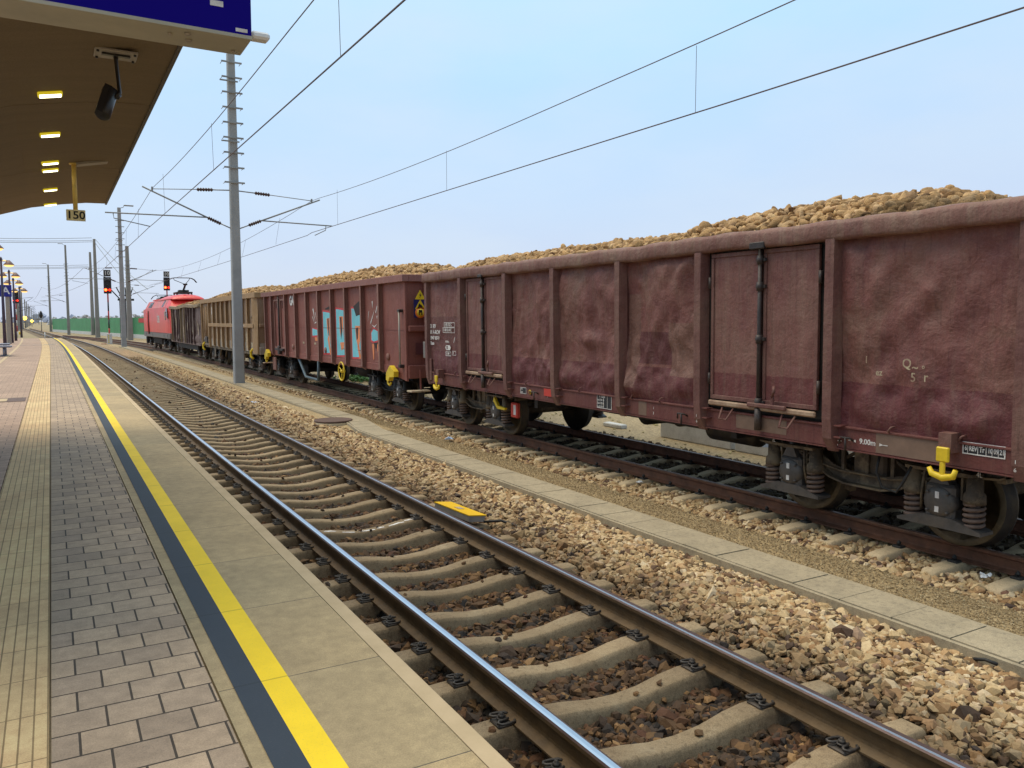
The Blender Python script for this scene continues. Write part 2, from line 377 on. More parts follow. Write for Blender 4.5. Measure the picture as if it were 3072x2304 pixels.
M['labelblack']=plain('black_label',(.02,.02,.025),.5)
M['red_refl']=plain('red_plate',(.55,.05,.035),.4)
M['warn_y']=plain('warning_yellow',(.85,.58,.02),.4,var=.05)
M['warn_b']=plain('warning_blue',(.02,.02,.12),.4)
M['warn_o']=plain('warning_orange',(.85,.20,.02),.4,var=.05)
M['loco_red']=plain('loco_red_paint',(.78,.045,.040),.32,0,.12,.7,.02,dirt=(.45,.10,.08),dirtamt=.3)
M['loco_roof']=plain('loco_roof_red',(.60,.10,.08),.4,0,.15,.7,.02,dirt=(.55,.2,.16),dirtamt=.5)
M['loco_grey']=plain('loco_grey',(.17,.15,.14),.5,0,.15,2)
M['glass_dark']=plain('dark_glass',(.015,.016,.018),.12,0,.1)
M['signal_black']=plain('signal_black',(.022,.018,.022),.45)
M['red_glow']=glow('red_signal_light',(1,.06,.01),14)
M['red_halo']=glow('red_light_halo',(1,.03,.01),2.2)  # halo around the red light, added as a glowing surface
M['yellow_glow']=glow('yellow_lamp_light',(1,.55,.05),7)
M['lamp_glow']=glow('warm_lamp_light',(1,.62,.20),1.6)
M['panel_glow']=glow('ceiling_panel_light',(1,.93,.55),7)
M['panel_rim']=glow('ceiling_panel_rim',(.8,.6,.02),.7)
M['green_wall']=plain('green_wall_paint',(.06,.27,.11),.6,0,.18,.5,.1)
M['red_wall']=plain('red_wall_paint',(.50,.04,.035),.6,0,.1,.5)
M['lamp_post']=plain('lamp_post_plum',(.06,.045,.085),.5,0,.2,3)
M['shade']=plain('lamp_shade_brown',(.17,.09,.08),.5)
M['sign_blue']=plain('sign_blue',(.012,.018,.28),.35,0,.05)
m=NT('display_dark_blue'); M['screen_blue']=m.fin((.003,.003,.04),.6,spec=.05,emit=(.03,.0,1.0),estr=.075)
M['screen_lit']=glow('display_lit_blue',(.0,.01,.9),1.0)
M['display_case']=plain('display_case_grey',(.40,.37,.29),.45,0,.1,5,.03)
M['ivory']=plain('sign_ivory',(1.0,.84,.46),.5,0,.06,6,.02)
M['sign_pole']=plain('sign_pole_yellow',(.85,.60,.16),.5,0,.15,9,.1)
M['ink']=plain('black_ink',(.012,.012,.012),.5)
m=NT('canopy_ceiling'); p=m.pos(); n1=m.noise(p,2.2,6,.7,0,(.35,3,1)); n2=m.noise(p,90,4,.8)
col=m.ramp(n1,[(.3,(.19,.138,.075)),(.7,(.225,.165,.092))]); col=m.mix(.35,col,m.ramp(n2,[(.3,.25),(.7,.75)]),'OVERLAY')
M['ceiling']=m.fin(col,.85,0,m.bump(n2,.3,.006))
M['fascia']=plain('canopy_fascia',(.10,.085,.07),.6)
M['plate']=plain('grey_plate',(.36,.32,.27),.5,.1,.1)
M['cam_black']=plain('camera_black',(.022,.018,.016),.35)
M['balise']=plain('balise_yellow',(.86,.52,.01),.4,0,.06,4,.03)
M['balise_side']=plain('balise_grey',(.30,.28,.26),.5)
M['manhole']=plain('manhole_rust',(.12,.07,.055),.7,.2,.2,20,.4)
M['leaf']=plain('weed_leaf',(.06,.16,.03),.6,0,.5,30)
M['grass']=plain('dry_grass',(.34,.29,.14),.8,0,.4,3)
M['litter']=plain('white_litter',(.75,.76,.78),.5)
M['litter_b']=plain('bluish_plastic',(.42,.55,.78),.4)
M['bench']=plain('bench_metal',(.22,.22,.28),.4,.3,.1)
M['cable']=plain('steel_blue_tube',(.10,.14,.17),.5,.2,.2)
M['cyan']=plain('graffiti_cyan',(.20,.60,.70),.6,0,.12,3,.05,dirt=(.16,.42,.46),dirtamt=.4)
M['graf_red']=plain('graffiti_red',(.62,.05,.06),.6)
M['graf_orange']=plain('graffiti_orange',(.80,.26,.10),.6,0,.15,6)
M['graf_black']=plain('graffiti_black',(.03,.02,.02),.7)
M['tree_haze']=plain('hazy_tree',(.40,.40,.42),.9,0,.4,.8,.2)  # distance haze painted into the tree colour
M['haze_bld']=plain('hazy_building',(.5,.42,.36),.9,0,.15,.3)
# ------------------------------------------------------------------ the setting
def structure(o,label,cat='ground'):
    o['kind']='structure'; o['label']=label; o['category']=cat; return o
g=MB(); S=4000
g.add([(-S,-S,-.33),(S,-S,-.33),(S,S,-.33),(-S,S,-.33)],[(0,1,2,3)])
structure(g.build('ground',M['dirt']),'flat sandy open ground stretching to the horizon')
for (va,vb,ma) in ((-6,58,('bed','bed_gap')),(58,300,('bed_far','bed_light'))):
  b=MB()
  b.sweep(u_main,va,vb,[(-1.85,-.32),(-1.3,-.295),(0,-.31),(1.2,-.29),(1.45,-.215),(2.1,-.185),(2.56,-.20)],2,mats=[0,0,0,0,1,1,1],closed=False)
  structure(b.build('ballast_bed',[M[ma[0]],M[ma[1]]],fix=False),'gravel bed under the platform track, %s part'%('near' if va<0 else 'distant'),'gravel bed')
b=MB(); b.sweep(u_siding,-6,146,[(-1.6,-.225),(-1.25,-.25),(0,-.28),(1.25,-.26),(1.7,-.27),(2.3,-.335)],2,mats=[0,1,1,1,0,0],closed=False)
structure(b.build('siding_bed',[M['bed_light'],M['bed']],fix=False),'gravel bed under the goods train track','gravel bed')
b=MB(); vs=[];fs=[]; N=75
for i in range(N+1):
    v=-6+2*i
    if v>140: break
    a=tp(u_main,v,2.50,-.205); d=tp(u_siding,v,-1.57,-.226)
    if d[0]<a[0]+.1: d=(a[0]+.1,d[1],d[2])
    for t in (0,.27,1): vs.append((a[0]+(d[0]-a[0])*t,a[1]+(d[1]-a[1])*t,(-.205,-.165,-.228)[(0,.27,1).index(t)]))
n=len(vs)//3
for i in range(n-1):
    for k in (0,1): fs.append((i*3+k,i*3+k+1,i*3+k+4,i*3+k+3))
b.add(vs,fs,0); structure(b.build('fine_gravel_strip',M['grit'],fix=False),'strip of fine grey grit between the concrete path and the goods track','gravel strip')
# concrete lidded path: individual lids on a trough
b=MB(); v=-3.05
def path_c(v):
    if v<18.2: return 2.78
    if v<19.8: return 2.78+.30*(v-18.2)/1.6
    return 3.08-.002*(v-19.8)
while v<84:
    c0,c1=path_c(v),path_c(v+.48); w=.235; g_=.005; dz=rnd.uniform(-.004,.004)
    x0,x1=u_main(v),u_main(v+.48)
    vs=[(x0+c0-w,v+g_,-.12+dz),(x0+c0+w,v+g_,-.12+dz),(x1+c1+w,v+.48-g_,-.12+dz),(x1+c1-w,v+.48-g_,-.12+dz)]
    vs+= [(a,b_,-.165) for a,b_,_ in vs]
    b.add(vs,[(0,1,2,3),(0,4,5,1),(1,5,6,2),(2,6,7,3),(3,7,4,0)],0); v+=.4797
for o in (-.262,.262):
    vs=[];fs=[]; vv=-3.05;i=0
    while vv<84.3:
        x=u_main(vv)+path_c(vv)+o
        for dx,z in ((-.02,-.34),(-.02,-.128),(.02,-.128),(.02,-.34)): vs.append((x+dx,vv,z))
        vv+=.96;i+=1
    for k in range(i-1):
        for q in range(3): fs.append((k*4+q,k*4+q+1,k*4+q+5,k*4+q+4))
    b.add(vs,fs,0)
structure(b.build('path',M['lid'],fix=True),'narrow path of square concrete duct lids between the two tracks','path')
# platform
b=MB(); b.sweep(u_main,-8,92,[(-1.70,-.34),(-1.70,.535),(-9.5,.535),(-9.5,-.34)],2)
structure(b.build('platform',M['lid']),'raised station platform body','platform')
def strip(name,o0,o1,z,mat,label,v0=-8,v1=92,th=.02):
    b=MB(); b.sweep(u_main,v0,v1,[(o0,z-th),(o0,z),(o1,z),(o1,z-th)],2)
    return structure(b.build(name,mat),label,'paving')
strip('platform_slabs',-2.512,-1.757,.555,M['slab'],'sandy concrete slabs between yellow line and platform edge')
b=MB(); b.sweep(u_main,-8,92,[(-1.753,.42),(-1.753,.556),(-1.675,.556),(-1.665,.546),(-1.665,.42)],2)
structure(b.build('platform_edge',M['slab_edge']),'pale smooth nosing along the platform edge','platform edge')
strip('paving',-3.158,-2.522,.555,M['pavers'],'grey brown block paving beside the slabs')
strip('tactile_paving',-3.578,-3.166,.556,M['tactile'],'ribbed yellowish guide strip for the blind')
strip('wide_paving',-9.45,-3.586,.555,M['pavers_far'],'block paving left of the ribbed guide strip')
strip('yellow_line',-2.325,-2.205,.5595,M['yellow'],'bright yellow safety line on the platform',th=.002)
strip('dark_blue_line',-2.445,-2.325,.5593,M['navy'],'dark blue line beside the yellow safety line',th=.002)
strip('kerb_band',-4.98,-4.86,.5592,M['slab_edge'],'pale narrow band across the wide paving',th=.002)
# platform end ramp
b=MB(); b.sweep(u_main,92,101,[(-1.9,-.34),(-1.9,.50),(-9,.50),(-9,-.34)],3)
for i,p in enumerate(b.v):
    if p[2]>0: b.v[i]=(p[0],p[1],.50-.82*(p[1]-92)/9)
structure(b.build('platform_ramp',M['dirt']),'brown earth ramp at the far end of the platform','ramp')

# ------------------------------------------------------------------ rails
RP=[(-.075,-.172),(-.075,-.161),(-.014,-.142),(-.009,-.125),(-.009,-.050),(-.036,-.036),(-.036,-.012),(-.027,-.002),(-.010,0),(.016,-.0005),(.027,-.002),(.036,-.012),(.036,-.036),(.009,-.050),(.009,-.125),(.014,-.142),(.075,-.161),(.075,-.172)]
def rail(fn,off,v0,v1,top,side,label,step=1.5,band=(7,8,9)):
    b=MB(); mats=[1]*len(RP)
    for k in (6,7,8,9,10): mats[k]=0 if k in band else 2
    prof=[(o+off,z) for o,z in RP]
    b.sweep(fn,v0,v1,prof,step,mi=1,mats=mats)
    o=b.build('rail',[top,side,M['rail_edge'] if top is M['rail_top'] else M['rail_top2']]); tag(o,label,'rail'); return o
rail(u_main,-.7525,-6,300,M['rail_top'],M['rail_side'],'brightly polished rail next to the platform edge',band=(7,8))
rail(u_main,.7525,-6,300,M['rail_top'],M['rail_side'],'polished rail on the far side of the platform track',band=(7,))
rail(u_siding,-.7525,-6,146,M['rail_top2'],M['rail_side2'],'rust red rail under the near wheels of the goods train')
rail(u_siding,.7525,-6,146,M['rail_top2'],M['rail_side2'],'dark rail under the far wheels of the goods train')

# ------------------------------------------------------------------ sleepers
def sleeper_mesh(name,mat):
    xs=[-1.3,-1.27,-1.1,-.95,-.55,-.4,-.2,0,.2,.4,.55,.95,1.1,1.27,1.3]
    top=[-.215,-.19,-.180,-.176,-.176,-.190,-.222,-.232,-.222,-.190,-.176,-.176,-.180,-.19,-.215]
    wt=[.066,.074,.08,.08,.08,.076,.068,.065,.068,.076,.08,.08,.08,.074,.066]
    b=MB(); vs=[];fs=[]
    for x,z,w in zip(xs,top,wt):
        for dy,dz in ((-w-.038,-.38),(-w-.014,z-.035),(-w-.004,z-.008),(-w+.008,z),(w-.008,z),(w+.004,z-.008),(w+.014,z-.035),(w+.038,-.38)): vs.append((x,dy,dz))
    n=8
    for i in range(len(xs)-1):
        for k in range(n-1): fs.append((i*n+k,i*n+k+1,(i+1)*n+k+1,(i+1)*n+k))
    fs.append(tuple(range(n))); fs.append(tuple((len(xs)-1)*n+k for k in range(n))[::-1])
    b.add(vs,fs,0,True)
    o=b.build(name,mat); return o
def clip_mesh(sx,mat,parent):
    # tension clamp: bolt, washer and a W-shaped spring
    b=MB(); x=sx
    b.cyl((x,0,-.18),(x,0,-.115),.011,6); b.cyl((x,0,-.135),(x,0,-.118),.021,6)
    b.bbox(x-.05,x+.035,-.055,.055,-.185,-.162,.006)
    s=1 if x%1.505>0 else 1
    pts=[]
    return b
def make_sleeper(mat,label,group):
    s=sleeper_mesh('sleeper',mat); tag(s,label,'sleeper',group)
    for c in (-.7525,.7525):
        for sd in (-1,1):
            x=c+sd*.118; b=MB()
            b.bbox(min(x-sd*.045,x+sd*.05),max(x-sd*.045,x+sd*.05),-.06,.06,-.186,-.160,.007)
            b.cyl((x,0,-.165),(x,0,-.108),.011,8); b.cyl((x,0,-.140),(x,0,-.122),.021,6); b.cyl((x,0,-.146),(x,0,-.140),.03,10)
            for e in (-1,1):
                lp=[(x-sd*.04,e*.012,-.150),(x-sd*.01,e*.026,-.146),(x+sd*.035,e*.034,-.142),(x+sd*.052,e*.052,-.142),(x+sd*.035,e*.072,-.145),(x-sd*.01,e*.074,-.148),(x-sd*.055,e*.066,-.150),(x-sd*.066,e*.046,-.152)]
                b.tube(lp,.0085,6)
            o=b.build('rail_clip',M['clip'],s)
    return s
M['clip']=plain('rail_clip_iron',(.06,.052,.048),.55,.3,.3,20,.1,dirt=(.13,.09,.06),dirtamt=.5)
def place(o,fn,v):
    a=math.atan(heading(fn,v)); o.location=(fn(v),v,0); o.rotation_euler=(0,0,-a)
proto=make_sleeper(M['sleeper'],'worn brown concrete sleeper under the two polished rails','sleepers of the platform track')
SM=[9.37+.6*k for k in range(-18,128)]
bare=bpy.data.objects.new('sleeper',proto.data); C.objects.link(bare); tag(bare,proto['label'],'sleeper',proto['group'])
first=True; firstb=True
for v in SM:
    if v<32:
        o=proto if first else copy_tree(proto); first=False
        if abs(v-10.57)<.1:
            o['label']='concrete sleeper with smeared white paint, beside the yellow trackside box'
            q=MB(); xs=[-1.3,-.55,-.4,-.2,0,.2,.4,.55,1.3]; zs=[-.176,-.176,-.190,-.222,-.232,-.222,-.190,-.176,-.176]
            for a,b_,y0 in ((-.10,.10,-.05),(.13,.22,-.03),(.27,.46,-.055),(-.30,-.15,-.06),(.48,.60,-.02),(-.5,-.36,-.02)):
                n=6; q.add([(a+(b_-a)*i/n,y0+dy+.006*math.sin(i*2.1),float(np.interp(a+(b_-a)*i/n,xs,zs))+.0022) for i in range(n+1) for dy in (0,.022+.02*math.sin(i*.5))],[(2*i,2*i+2,2*i+3,2*i+1) for i in range(n)])
            q.build('paint_smear',M['mark'],o)
    else:
        if firstb: o=bare; firstb=False
        else: o=bare.copy(); C.objects.link(o)
    place(o,u_main,v)
    o.rotation_euler.z+=rnd.uniform(-.004,.004)
proto2=sleeper_mesh('sleeper',M['sleeper_f']); tag(proto2,'pale concrete sleeper under the goods train','sleeper','sleepers of the goods track')
for c in (-.7525,.7525):
    for sd in (-1,1):
        x=c+sd*.118; b=MB(); b.bbox(x-.05,x+.05,-.05,.05,-.186,-.155,.008); b.cyl((x,0,-.16),(x,0,-.105),.012,6); b.cyl((x,0,-.14),(x,0,-.12),.024,6); b.build('rail_clip',M['dark_metal'],proto2)
bare2=bpy.data.objects.new('sleeper',proto2.data); C.objects.link(bare2); tag(bare2,proto2['label'],'sleeper',proto2['group'])
first=True; firstb=True; SF=[6.9+.6*k for k in range(-6,110)]
for v in SF:
    if v<24: o=proto2 if first else copy_tree(proto2); first=False
    else:
        o=bare2 if firstb else bare2.copy()
        if not firstb: C.objects.link(o)
        firstb=False
    place(o,u_siding,v)

# ------------------------------------------------------------------ loose stones
rng=np.random.default_rng(5)
PHI=(1+5**.5)/2
ICO=np.array([(-1,PHI,0),(1,PHI,0),(-1,-PHI,0),(1,-PHI,0),(0,-1,PHI),(0,1,PHI),(0,-1,-PHI),(0,1,-PHI),(PHI,0,-1),(PHI,0,1),(-PHI,0,-1),(-PHI,0,1)])/math.sqrt(1+PHI*PHI)
ICF=np.array([(0,11,5),(0,5,1),(0,1,7),(0,7,10),(0,10,11),(1,5,9),(5,11,4),(11,10,2),(10,7,6),(7,1,8),(3,9,4),(3,4,2),(3,2,6),(3,6,8),(3,8,9),(4,9,5),(2,4,11),(6,2,10),(8,6,7),(9,8,1)])
def rot_mats(n):
    q=rng.normal(size=(n,4)); q/=np.linalg.norm(q,axis=1)[:,None]; w,x,y,z=q.T
    return np.stack([1-2*(y*y+z*z),2*(x*y-z*w),2*(x*z+y*w),2*(x*y+z*w),1-2*(x*x+z*z),2*(y*z-x*w),2*(x*z-y*w),2*(y*z+x*w),1-2*(x*x+y*y)],1).reshape(n,3,3)
def stone_cloud(P,rad,base=ICO,faces=ICF,jit=.34,an=(.65,1.35),power=1):
    n=len(P); k=len(base)
    V=base[None]*(1+rng.uniform(-jit,jit,(n,k,1)))
    # clip some sides flat so the stones look broken
    for _ in range(3):
        d=rng.normal(size=(n,1,3)); d/=np.linalg.norm(d,axis=2,keepdims=True); t=rng.uniform(.35,.8,(n,1))
        h=(V*d).sum(2); over=np.clip(h-t,0,None); V=V-d*over[:,:,None]
    V=V*rng.uniform(an[0],an[1],(n,1,3))*1.08
    V=np.einsum('nij,nkj->nki',rot_mats(n),V)*rad[:,None,None]
    V[:,:,2]*=.85
    V+=P[:,None,:]
    F=(faces[None]+(np.arange(n)*k)[:,None,None]).reshape(-1,3)
    return V.reshape(-1,3),F
um=np.vectorize(u_main); us=np.vectorize(u_siding)
def scatter(n,u0,u1,v0,v1,zf,fn,r,sleep,slz=0,gap=.60):
    u=rng.uniform(u0,u1,n); v=rng.uniform(v0,v1,n)
    rad=r*rng.lognormal(0,.28,n)
    ph=np.abs(((v-sleep)/.6+.5)%1-.5)*.6
    z=zf(u,ph)+rng.uniform(-.022,.016,n)
    ins=(np.abs(u)<1.33)&(ph<.086+rad*.75)
    onto=ins&(rng.uniform(0,1,n)<.035)&(ph<.06)&(rad<r)
    z=np.where(onto,np.interp(np.abs(u),[0,.2,.4,.55,1.3],[-.232,-.222,-.19,-.176,-.19])+rad*.35,z)
    keep=(~ins)|onto
    for c in (-.7525,.7525): keep&=~((np.abs(u-c)<.085+rad*.9)&((z>-.235)|onto))&~(onto&(np.abs(u-c)<.2))
    u,v,z,rad=u[keep],v[keep],z[keep],rad[keep]
    x=fn(v)+u
    return np.stack([x,v,z],1),rad
def zmain(u,ph):
    z=np.full_like(u,-.285)
    z+=.02*np.cos(ph*9)*0
    z=np.where((np.abs(u)>1.05),z+.045,z); z=np.where(np.abs(u)<.45,z-.012,z)
    z=np.where(u>1.3,-.215+.045*np.clip((u-1.3)/.5,0,1)-.045*np.clip((u-2.0)/.5,0,1),z)
    z=np.where(np.abs(np.abs(u)-.7525)<.16,z-.012,z)
    return z
def zsid(u,ph):
    z=np.full_like(u,-.245)
    z=np.where(u<-1.1,-.232+.0*u,z)
    z=np.where(u>1.3,-.26-.04*(u-1.3),z)
    return z
cl=[]
for n,v0,v1,r in ((27000,2.2,9,.030),(24000,9,17,.033),(25000,17,32,.038),(20000,32,60,.044)):
    cl.append(stone_cloud(*scatter(n,-1.66,2.53,v0,v1,zmain,um,r,9.37)))
def joinc(cl):
    V=[];F=[];o=0
    for a,f in cl: V.append(a);F.append(f+o);o+=len(a)
    return np.concatenate(V),np.concatenate(F)
V,F=joinc(cl)
o=np_mesh('ballast',V,F,M['ballast']); tag(o,'loose crushed stone ballast, dark and rusty between the polished rails and pale beside them','ballast',kind='stuff')
cl=[]
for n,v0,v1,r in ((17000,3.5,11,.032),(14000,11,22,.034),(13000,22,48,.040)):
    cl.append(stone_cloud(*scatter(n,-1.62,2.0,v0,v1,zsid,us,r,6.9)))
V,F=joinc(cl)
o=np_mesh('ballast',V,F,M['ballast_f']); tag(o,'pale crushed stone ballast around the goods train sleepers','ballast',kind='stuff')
# grit grains
n=26000
v=2.5+ (rng.uniform(0,1,n)**1.6)*20; c0=np.where(v<18.2,3.06,3.36); u=c0+rng.uniform(0,1,n)*(5.45-1.5-c0)
P=np.stack([u,v,np.interp((u-c0)/(3.95-c0),[0,.05,1],[-.17,-.168,-.228])+rng.uniform(-.003,.004,n)],1); rad=rng.uniform(.004,.009,n)
m=NT('grit_grain'); r_=m.island(); M['grain']=m.fin(m.ramp(r_,[(0,(.17,.12,.06)),(.3,(.28,.20,.105)),(.7,(.38,.28,.155)),(1,(.50,.40,.25))]),.9)
V,F=stone_cloud(P,rad); o=np_mesh('grit',V,F,M['grain']); tag(o,'fine grit grains strewn beside the concrete path','grit',kind='stuff')
def text(s,size,loc,face,mat,parent=None,name='lettering',sx=1.0,align='LEFT',extr=.002,bold=0.0,rot=0):
    cu=bpy.data.curves.new(name,'FONT'); cu.body=s; cu.size=size; cu.extrude=extr; cu.align_x=align; cu.align_y='CENTER'; cu.offset=bold; cu.resolution_u=3
    t=bpy.data.objects.new(name,cu); C.objects.link(t)
    dg=bpy.context.evaluated_depsgraph_get(); me=bpy.data.meshes.new_from_object(t.evaluated_get(dg))
    bpy.data.objects.remove(t); bpy.data.curves.remove(cu)
    if face=='-x': Mx=Matrix(((0,0,-1),(-1,0,0),(0,1,0)))
    elif face=='-y': Mx=Matrix(((1,0,0),(0,0,-1),(0,1,0)))
    elif face=='+z': Mx=Matrix(((1,0,0),(0,1,0),(0,0,1)))
    Mx=Mx.to_4x4()@Matrix.Rotation(rot,4,'Z')@Matrix.Diagonal((sx,1,1,1))
    me.transform(Matrix.Translation(loc)@Mx)
    me.name=name; me.materials.clear(); me.materials.append(mat)
    o=bpy.data.objects.new(name,me); C.objects.link(o)
    if parent is not None: o.parent=parent
    return o
def flat(name,pts,face,d,mat,parent=None,th=.003):
    # polygon on a plane; face '-x': pts=(y,z) at x=d ; '-y': pts=(x,z) at y=d
    b=MB()
    if face=='-x': b.extrude(pts,'x',d-th,d)
    elif face=='-y': b.extrude(pts,'y',d-th,d)
    else: b.extrude(pts,'z',d,d+th)
    return b.build(name,mat,parent)
def frame(name,a0,a1,z0,z1,w,face,d,mat,parent,th=.003):
    b=MB()
    for p in ([(a0,z0),(a1,z0),(a1,z0+w),(a0,z0+w)],[(a0,z1-w),(a1,z1-w),(a1,z1),(a0,z1)],[(a0,z0+w),(a0+w,z0+w),(a0+w,z1-w),(a0,z1-w)],[(a1-w,z0+w),(a1,z0+w),(a1,z1-w),(a1-w,z1-w)]):
        b.extrude(p,'x' if face=='-x' else 'y',d-th,d)
    return b.build(name,mat,parent)

# ------------------------------------------------------------------ masts and catenary
def insul(b,p0,p1,mi=1):
    p0,p1=Vector(p0),Vector(p1); n=13; pts=[];rs=[]
    for i in range(n):
        t=i/(n-1); pts.append(p0.lerp(p1,t)); rs.append(.075 if i%2 else .035)
    b.tube(pts,rs,8,mi)
def cantilever(root,x,y,s,zt=7.03,zb=5.65,reach=2.72,reg=4.1,drop=5.55,sc=1.0):
    """one arm; s=-1 towards the platform track, +1 towards the siding"""
    b=MB(); r=.022*sc
    hx=x+s*.17
    b.tube([(hx,y,zt),(x+s*.75,y,zt-.03)],r,8); insul(b,(x+s*.75,y,zt-.03),(x+s*1.3,y,zt-.06)); b.tube([(x+s*1.3,y,zt-.06),(x+s*reach,y,zt-.16)],r*.7,6)
    b.tube([(hx,y,zb),(x+s*.5,y,zb+.14)],r,8); insul(b,(x+s*.5,y,zb+.14),(x+s*.95,y,zb+.33)); b.tube([(x+s*.95,y,zb+.33),(x+s*(reach+.32),y,zt-.1)],r*1.3,8)
    b.tube([(x+s*1.0,y,zb+.34),(x+s*reg,y,zb+.30)],r*1.1,8)
    b.tube([(x+s*(reg-.25),y,zb+.30),(x+s*(reg-.27),y,zb+.12),(x+s*(reach+.1),y,drop)],r*.8,6)
    b.bbox(x+s*reach-.03,x+s*reach+.03,y-.03,y+.03,zt-.22,zt-.08,.01)
    o=b.build('cantilever_arm',[M['steel_grey'],M['insulator']],root)
def mast(x,y,h,w0,w1,label,arms=(),brackets=0,mat='mast',brz=7.3,group='catenary masts',lampside=0,ch=.03,d=None):
    t=empty('catenary_mast',(x,y,-.33)); tag(t,label,'mast',group); z0=-.33
    b=MB(); b.frustum(0,0,0,h-z0,w0,(d or w0)*.95,w1,(d or w0)*.95*w1/w0,0,ch); b.frustum(0,0,-.1,.02,w0+.25,w0+.25,w0+.22,w0+.22)
    b.build('mast_post',M[mat],t)
    if brackets:
        for k in range(brackets):
            b=MB(); z=brz+.54*k-z0; w=w0+(w1-w0)*z/(h-z0)
            for yy in (-w*.5-.03,): b.bbox(-.36,.36,yy-.022,yy+.022,z-.03,z+.03,.006)
            if k%4==3: b.bbox(-.44,.2,-w*.5-.09,-w*.5-.045,z-.17,z-.12,.006)
            for xx in (-.33,.33): b.cyl((xx,-w*.5-.06,z),(xx,w*.5+.06,z),.012,6)
            b.build('bracket',M['steel_grey'],t)
    for s,kw in arms:
        b0=len(bpy.data.objects); cantilever(t,0,0,s,**{k:(v-z0 if k in('zt','zb','drop') else v) for k,v in dict(dict(zt=7.03,zb=5.65,drop=5.55),**kw).items()})
    if lampside:
        b=MB(); b.tube([(0,0,h-z0-.05),(lampside*.35,0,h-z0+.05),(lampside*.4,0,h-z0+.2)],.03,6); b.bbox(lampside*.4 if lampside>0 else lampside*1.2,lampside*1.2 if lampside>0 else lampside*.4,-.14,.14,h-z0+.18,h-z0+.28,.03)
        b.build('floodlight',M['steel_grey'],t)
    return t
mast(2.98,32.94,11.95,.37,.265,'tall grey mast standing beside the concrete lid path, in front of the ochre wagon',
  arms=((-1,dict(reach=2.79,reg=4.31)),(1,dict(reach=2.9,reg=3.7))),brackets=9)
mast(2.62,82.55,12.4,.44,.28,'slim grey mast with a small lamp on top, left of the red locomotive',arms=((-1,dict(reach=2.6,reg=4.2)),(1,dict(reach=2.6,reg=3.7))),brackets=7,brz=8.0,lampside=1)
mast(5.99,119.4,12.1,.74,.42,'thick tapering mast just right of the mast left of the locomotive',mat='mast_far',brackets=5,brz=8.0,ch=.12,arms=((1,dict(reach=2.9,reg=3.7)),))
mast(3.16,141.3,14.8,.68,.36,'front one of two tall conical masts before the green wall',mat='mast_far',ch=.12)
mast(3.49,165.3,14.6,.66,.36,'rear one of two tall conical masts before the green wall',mat='mast_far',ch=.12)
mast(-.26,171.6,16.2,.52,.30,'rusty-looking slim mast standing before the left half of the green wall',mat='mast_far',brackets=8,brz=9,arms=((-1,dict(reach=3.2,reg=4.4)),),lampside=-1)
mast(-3.15,222.3,15.6,.55,.32,'slim mast at the left end of the green wall',mat='mast_far',brackets=8,brz=9,arms=((-1,dict(reach=3.0,reg=4.2)),),lampside=-1)
# row of masts far along the line
from math import sin,cos
CC,SS=math.cos(R(29.99)),math.sin(R(29.99)); FP=2390.0
def u_on(px,v):
    k=(px-1536)/FP   # horizontal bearing only
    r=(CC*k+SS)/(-SS*k+CC); return CAM[0]+r*(v-CAM[1])
for px,v,h in ((72,289,13.2),(81,345,10.5),(86,400,10.8),(91,460,11),(95,540,11),(100,640,11),(105,760,11),(110,900,11),(115,1100,12),(64,300,9.5),(59,250,8.5),(121,700,9.5)):
    u=u_on(px,v); t=empty('catenary_mast',(u,v,-.33)); tag(t,'distant slim mast in the row fading towards the horizon at far left','mast','distant masts along the line')
    b=MB(); b.frustum(0,0,0,h,.55,.55,.34,.34,0); b.build('mast_post',M['mast_far'],t)
    b=MB(); b.tube([(0,0,h*.72),(3.2,0,h*.75)],.05,5); b.tube([(0,0,h*.58),(2.9,0,h*.73)],.05,5); b.build('cantilever_arm',M['dark_metal'],t)
# wires
def wire(name,pts,r,label,cat='wire',mat='wire',group=None,parent=None):
    b=MB(); b.tube(pts,r,5,caps=False); o=b.build(name,M[mat],parent)
    if parent is None: tag(o,label,cat,group)
    return o
def span(a,b_,sag,n=16):
    P=[]
    for i in range(n+1):
        t=i/n; P.append((a[0]+(b_[0]-a[0])*t,a[1]+(b_[1]-a[1])*t,a[2]+(b_[2]-a[2])*t-4*sag*t*(1-t)))
    return P
# platform track: messenger min near v=14
def mess(v): return 6.35+.00150*(v-14)**2
def cont(v): return 5.34+.0062*max(0,v-6)
pm=[(.02+.16*max(0,(v-14))/19,v,mess(v)) for v in np.arange(-12,33,1.5)]+[(.19,32.94,6.88)]
wire('overhead_wire',pm,.0085,'upper carrier wire above the platform track, nearest span')
m2=(u_main(82.5)-.05,82.55,6.88)
wire('overhead_wire',span((.19,32.94,6.88),m2,.75),.009,'upper carrier wire above the platform track, span beyond the near mast')
pc=[(.05,v,cont(v)) for v in np.arange(-12,33,1.5)]+[(.05,32.94,5.52)]
wire('overhead_wire',pc,.0105,'lower contact wire above the platform track, nearest span')
wire('overhead_wire',span((.05,32.94,5.52),(u_main(82.5)+.05,82.55,5.5),.08),.011,'lower contact wire above the platform track, span beyond the near mast')
for v in (2.6,11.36,20.0,28.4):
    wire('dropper',[(.05,v,cont(v)),(.03,v,mess(v))],.004,'thin vertical dropper above the platform track, %s'%{2.6:'nearest the camera',11.36:'at the upper edge of the sky',20.0:'halfway to the near mast',28.4:'closest to the near mast'}[v],'dropper')
for v in (37,43,50,57,65,73):
    t=(v-32.94)/49.6; z1=6.88-4*.75*t*(1-t); z0=5.52-.32*t*(1-t)-.02*t
    wire('dropper',[(u_main(v)+.05,v,z0),(u_main(v)+.1,v,z1)],.005,'thin dropper above the platform track beyond the near mast','dropper',group='far droppers of the platform track')
